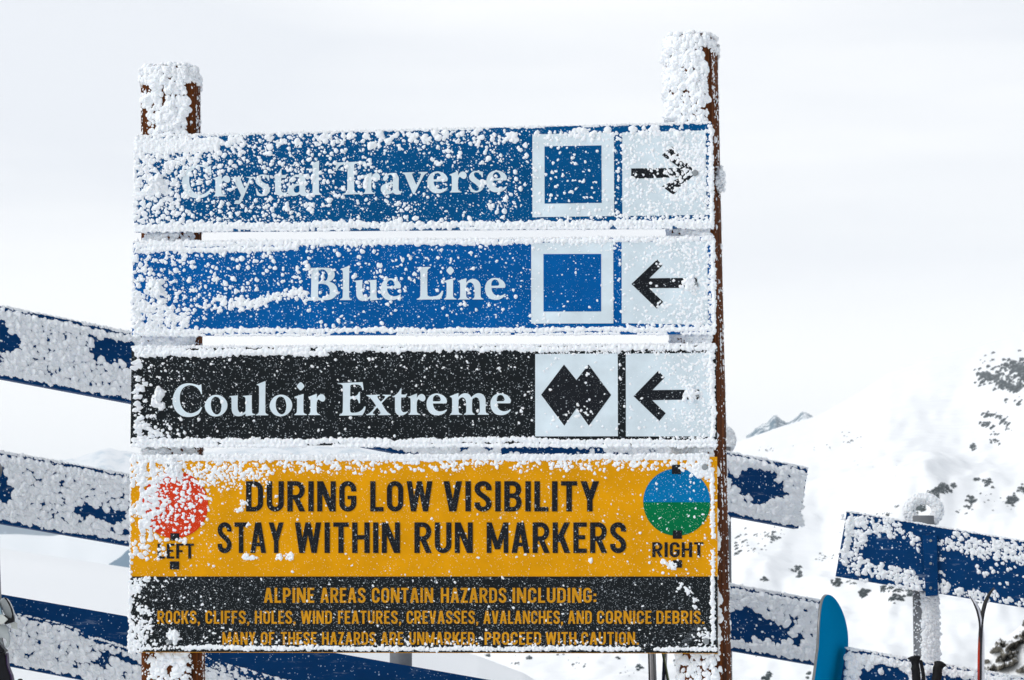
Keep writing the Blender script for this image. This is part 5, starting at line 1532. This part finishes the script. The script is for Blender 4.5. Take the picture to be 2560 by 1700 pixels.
M['ski_dark'] = plain('dark_ski_core', (.02, .02, .025), .35)
M['ski_black'] = plain('black_ski_base', (.008, .008, .009), .3)
M['ski_red'] = plain('red_ski_topsheet', (.03, .03, .03), .3)
_n, _l = M['ski_red'].node_tree.nodes, M['ski_red'].node_tree.links
_c = _n.new('ShaderNodeTexCoord'); _s = _n.new('ShaderNodeSeparateXYZ'); _l.new(_c.outputs['Object'], _s.inputs[0])
_r = _n.new('ShaderNodeValToRGB'); _m = _n.new('ShaderNodeMapRange'); _m.inputs[1].default_value = 1.38; _m.inputs[2].default_value = 1.62
_l.new(_s.outputs[2], _m.inputs[0]); _l.new(_m.outputs[0], _r.inputs[0])
_r.color_ramp.elements[0].color = (.16, .012, .012, 1); _r.color_ramp.elements[1].position = .80; _r.color_ramp.elements[1].color = (.05, .05, .045, 1)
_e = _r.color_ramp.elements.new(.45); _e.color = (.55, .045, .02, 1)
_e = _r.color_ramp.elements.new(.66); _e.color = (.35, .05, .025, 1)
_l.new(_r.outputs[0], _n['Principled BSDF'].inputs['Base Color'])
M['ski_grey'] = plain('grey_ski_topsheet', (.17, .19, .21), .35)
M['ski_silver'] = plain('silver_ski_topsheet', (.36, .34, .33), .4)
M['ski_green'] = plain('olive_ski_topsheet', (.09, .11, .045), .4)
M['ski_navy'] = plain('navy_ski_topsheet', (.004, .010, .04), .35)
ski('pale sided ski of the right hand pair, its tip curling to the left', [(2424, 1491), (2434, 1508), (2442, 1528), (2447.5, 1552), (2450.5, 1590), (2451, 1640), (2451, 1700)], 9.36, -.0125, .10, .22, .12, [M['ski_pale'], M['ski_dark'], M['ski_black']], 'pair of skis against the right rack')
ski('dark and red ski of the right hand pair, its tip curling to the right', [(2487, 1471), (2476, 1487), (2467, 1510), (2460, 1540), (2456, 1580), (2453.5, 1640), (2453.5, 1700)], 9.36, .0135, .105, .16, .12, [M['ski_red'], M['ski_dark'], M['ski_black']], 'pair of skis against the right rack')
G2 = 'skis under the right end of the warning sign'
ski('silver and black ski below the warning sign, leftmost of the four there', [(1612, 1380), (1619, 1420), (1623, 1500), (1626.5, 1636), (1628.5, 1700)], 9.75, -.010, .09, .30, .3, [M['ski_silver'], M['ski_black'], M['ski_black']], G2)
ski('plain grey ski below the warning sign beside the silver and black one', [(1650, 1380), (1643, 1420), (1639, 1500), (1636.5, 1636), (1638, 1700)], 9.75, .020, .06, .16, .3, [M['ski_grey'], M['ski_silver'], M['ski_black']], G2)
ski('olive edged black ski slanting below the warning sign', [(1610, 1390), (1622, 1440), (1636, 1540), (1655, 1636), (1667, 1700)], 9.80, -.009, .08, .08, .3, [M['ski_green'], M['ski_black'], M['ski_black']], G2)
ski('navy ski below the warning sign, nearest to the right post', [(1678, 1390), (1673, 1440), (1669, 1540), (1666.5, 1636), (1664, 1700)], 9.84, .011, .085, .14, .3, [M['ski_navy'], M['ski_navy'], M['ski_black']], G2)

def blob_profile(path, rx, ry, seg=16):
    """swept ellipse: path of points (x,y,z), radii lists, axis mostly vertical"""
    V, Fc = [], []
    n = len(path)
    for i in range(n):
        for k in range(seg):
            w = 2 * math.pi * k / seg
            V.append((path[i][0] + rx[i] * math.cos(w), path[i][1] + ry[i] * math.sin(w), path[i][2]))
    for i in range(n - 1):
        for k in range(seg):
            l = (k + 1) % seg
            Fc.append((i * seg + k, i * seg + l, (i + 1) * seg + l, (i + 1) * seg + k))
    Fc.append(tuple(range(seg))[::-1]); Fc.append(tuple(range((n - 1) * seg, n * seg)))
    return V, Fc
def ski_pole(label, rows, Y, foot_z, lean, group, strap=None):
    """rows: (y, xl, xr) silhouettes of the grip in photo px, top first"""
    rows = np.array(rows, float)
    xl = atY(rows[:, 1], rows[:, 0], Y); xr = atY(rows[:, 2], rows[:, 0], Y)
    c = (xl + xr) / 2; h = (xr - xl)[:, 0] / 2
    foot = c[-1] + np.array([lean, 0, foot_z - c[-1][2]])
    root = empty('ski_pole', Matrix.Translation(Vector(foot)), label, 'ski pole', group)
    V, Fc = blob_profile((c - foot).tolist(), h.tolist(), np.minimum(h, .021).tolist(), 20)
    mesh_py('grip', V, Fc, M['rubber'], root, smooth=True)
    V, Fc = tube([Vector(c[-1] - foot) + Vector((0, 0, .01)), Vector((0, 0, 0))], [.008, .006], 12)
    mesh_py('shaft', V, Fc, M['sb_top'], root, smooth=True)
    q = Vector(c[-1] - foot) * .07
    V, Fc = tube([q, q + Vector((0, 0, .012))], [.045, .03], 16); mesh_py('basket', V, Fc, M['blk'], root)
    if strap:
        s = np.array(strap, float); P = atY(s[:, 0], s[:, 1], Y - .012) - foot
        V, Fc = [], []
        for i, p in enumerate(P):
            V += [tuple(p + np.array([-.0065, 0, 0])), tuple(p + np.array([.0065, 0, 0])), tuple(p + np.array([.0065, .002, 0])), tuple(p + np.array([-.0065, .002, 0]))]
        for i in range(len(P) - 1):
            for j in range(4): Fc.append((i * 4 + j, i * 4 + (j + 1) % 4, i * 4 + 4 + (j + 1) % 4, i * 4 + 4 + j))
        Fc += [(0, 1, 2, 3), tuple(range(len(V) - 4, len(V)))]
        mesh_py('wrist_strap', V, Fc, M['strap'], root)
    return root
GP = 'ski poles against the right rack'
ski_pole('black ski pole with a hanging wrist strap, left one of two by the right rack',
         [(1638.6, 2286, 2295), (1640, 2280, 2300), (1643, 2272, 2302.5), (1647, 2268, 2301), (1650, 2273.5, 2299.5), (1655, 2277, 2298.5), (1662, 2279, 2298), (1668, 2278.5, 2299), (1672, 2277, 2300), (1677, 2279, 2300.5), (1700, 2280, 2302), (1715, 2282, 2302), (1720, 2285, 2299)], 9.40, .1, .06, GP,
         [(2300, 1650), (2303, 1655), (2305, 1668), (2307.5, 1680), (2309, 1692), (2309, 1704), (2306, 1712)])
ski_pole('black ski pole with a tilted grip, right one of two by the right rack',
         [(1652, 2342, 2350), (1653.5, 2336, 2355), (1656, 2335, 2359), (1660, 2335.5, 2364), (1664, 2334, 2367), (1668, 2332, 2360), (1674, 2331.5, 2356), (1681, 2331.5, 2355), (1688, 2331, 2356), (1694, 2329, 2354), (1704, 2328, 2353), (1715, 2329, 2352), (1720, 2332, 2349)], 9.40, .1, -.03, GP)
ski_pole('ski pole showing only its dark grip top at lower left',
         [(1696.6, 48, 53), (1698, 45, 56), (1701, 43, 58), (1706, 43, 58), (1720, 45, 57), (1750, 45, 56), (1770, 47, 55)], 8.55, .55, .02, None)

# left edge: black board with its binding
YB = 8.62
def poly3(pts, Y): 
    p = np.array(pts, float); return atY(p[:, 0], p[:, 1], Y)
fp = atY(np.array([-6.0]), np.array([2300.0]), YB)[0]
lb = empty('snowboard', Matrix.Translation(Vector(fp)), 'black snowboard with a shiny buckled binding, cut off by the left edge', 'snowboard')
def lprism(name, pts, y0, y1, mat, parent=lb, bevel=.0):
    P = poly3(pts, YB) - fp
    V, Fc = prism([(p[0], p[2]) for p in P], y0, y1)
    return mesh_py(name, V, Fc, mat, parent, bevel=bevel)
M['sb_black'] = plain('black_board', (.006, .006, .009), .3)
M['plum'] = plain('plum_edge', (.035, .012, .06), .35)
M['clear'] = plain('smoky_clear_plastic', (.42, .45, .45), .12)
M['ladder'] = plain('pale_strap_plastic', (.62, .64, .60), .35)
M['mirror'] = plain('bluish_buckle', (.32, .45, .52), .15, .6)
lprism('deck', [(-70, 1120), (-14, 1130), (-6, 1180), (-4, 1400), (0, 1500), (4, 1600), (14, 1640), (17, 1665), (26, 1690), (34, 1730), (38, 1900), (40, 2300), (-60, 2300)], .0, .03, M['sb_black'], bevel=.004)
lprism('side_edge', [(17, 1632), (19.5, 1664), (29, 1688), (37, 1730), (41, 1900), (43, 2300), (40.5, 2300), (38.5, 1900), (34.5, 1730), (26.5, 1690), (17.5, 1666), (14.5, 1640)], -.004, .034, M['plum'])
up_ = lprism('binding', [(-30, 1148), (-10, 1152), (0, 1157), (5.5, 1165), (7, 1174), (5.5, 1183), (0, 1196), (-30, 1210)], -.06, .0, M['blk'], bevel=.004)
b2 = lprism('binding', [(-20, 1490), (2, 1500), (5, 1510), (1, 1550), (3, 1600), (8, 1612), (22, 1628), (8, 1632), (-20, 1632)], -.06, -.001, M['blk'], bevel=.003)
lprism('highback', [(6, 1503), (10, 1497), (18, 1494.5), (25, 1500), (32, 1512), (38, 1528), (41, 1545), (38, 1551), (31, 1546), (20, 1540), (15, 1530), (10, 1515)], -.05, -.012, M['clear'], b2, bevel=.004)
lprism('ankle_strap', [(18, 1494), (25, 1496), (33, 1508), (40, 1524), (44.5, 1545), (45, 1555), (36, 1558), (22, 1562), (19, 1556), (30, 1551), (18, 1541), (20, 1538), (30, 1545), (38, 1547), (39.5, 1536), (34, 1518), (26, 1503)], -.066, -.052, M['blk'], b2, bevel=.001)
lprism('buckle', [(2, 1507), (6, 1505), (12, 1521), (16, 1535), (14, 1537), (2, 1536)], -.075, -.056, M['mirror'], b2, bevel=.002)
lprism('strap_ladder', [(1, 1536), (16, 1536), (30, 1549), (22, 1557), (13, 1563), (10, 1561), (1, 1562), (0, 1548)], -.072, -.054, M['ladder'], b2, bevel=.002)
lprism('strap_end', [(33, 1559), (46, 1555), (50, 1559), (49.5, 1575), (43, 1573), (36, 1570)], -.05, -.044, M['ladder'], b2, bevel=.001)
lprism('toe_strap', [(3, 1564), (20, 1562), (28, 1570), (28, 1580), (32, 1592), (30.5, 1610), (26, 1620), (20, 1618), (25, 1606), (22, 1598), (12, 1594), (9, 1600), (14, 1612), (8, 1604), (5, 1590), (3, 1596)], -.055, -.035, M['clear'], b2, bevel=.002)
bpy.context.view_layer.update()
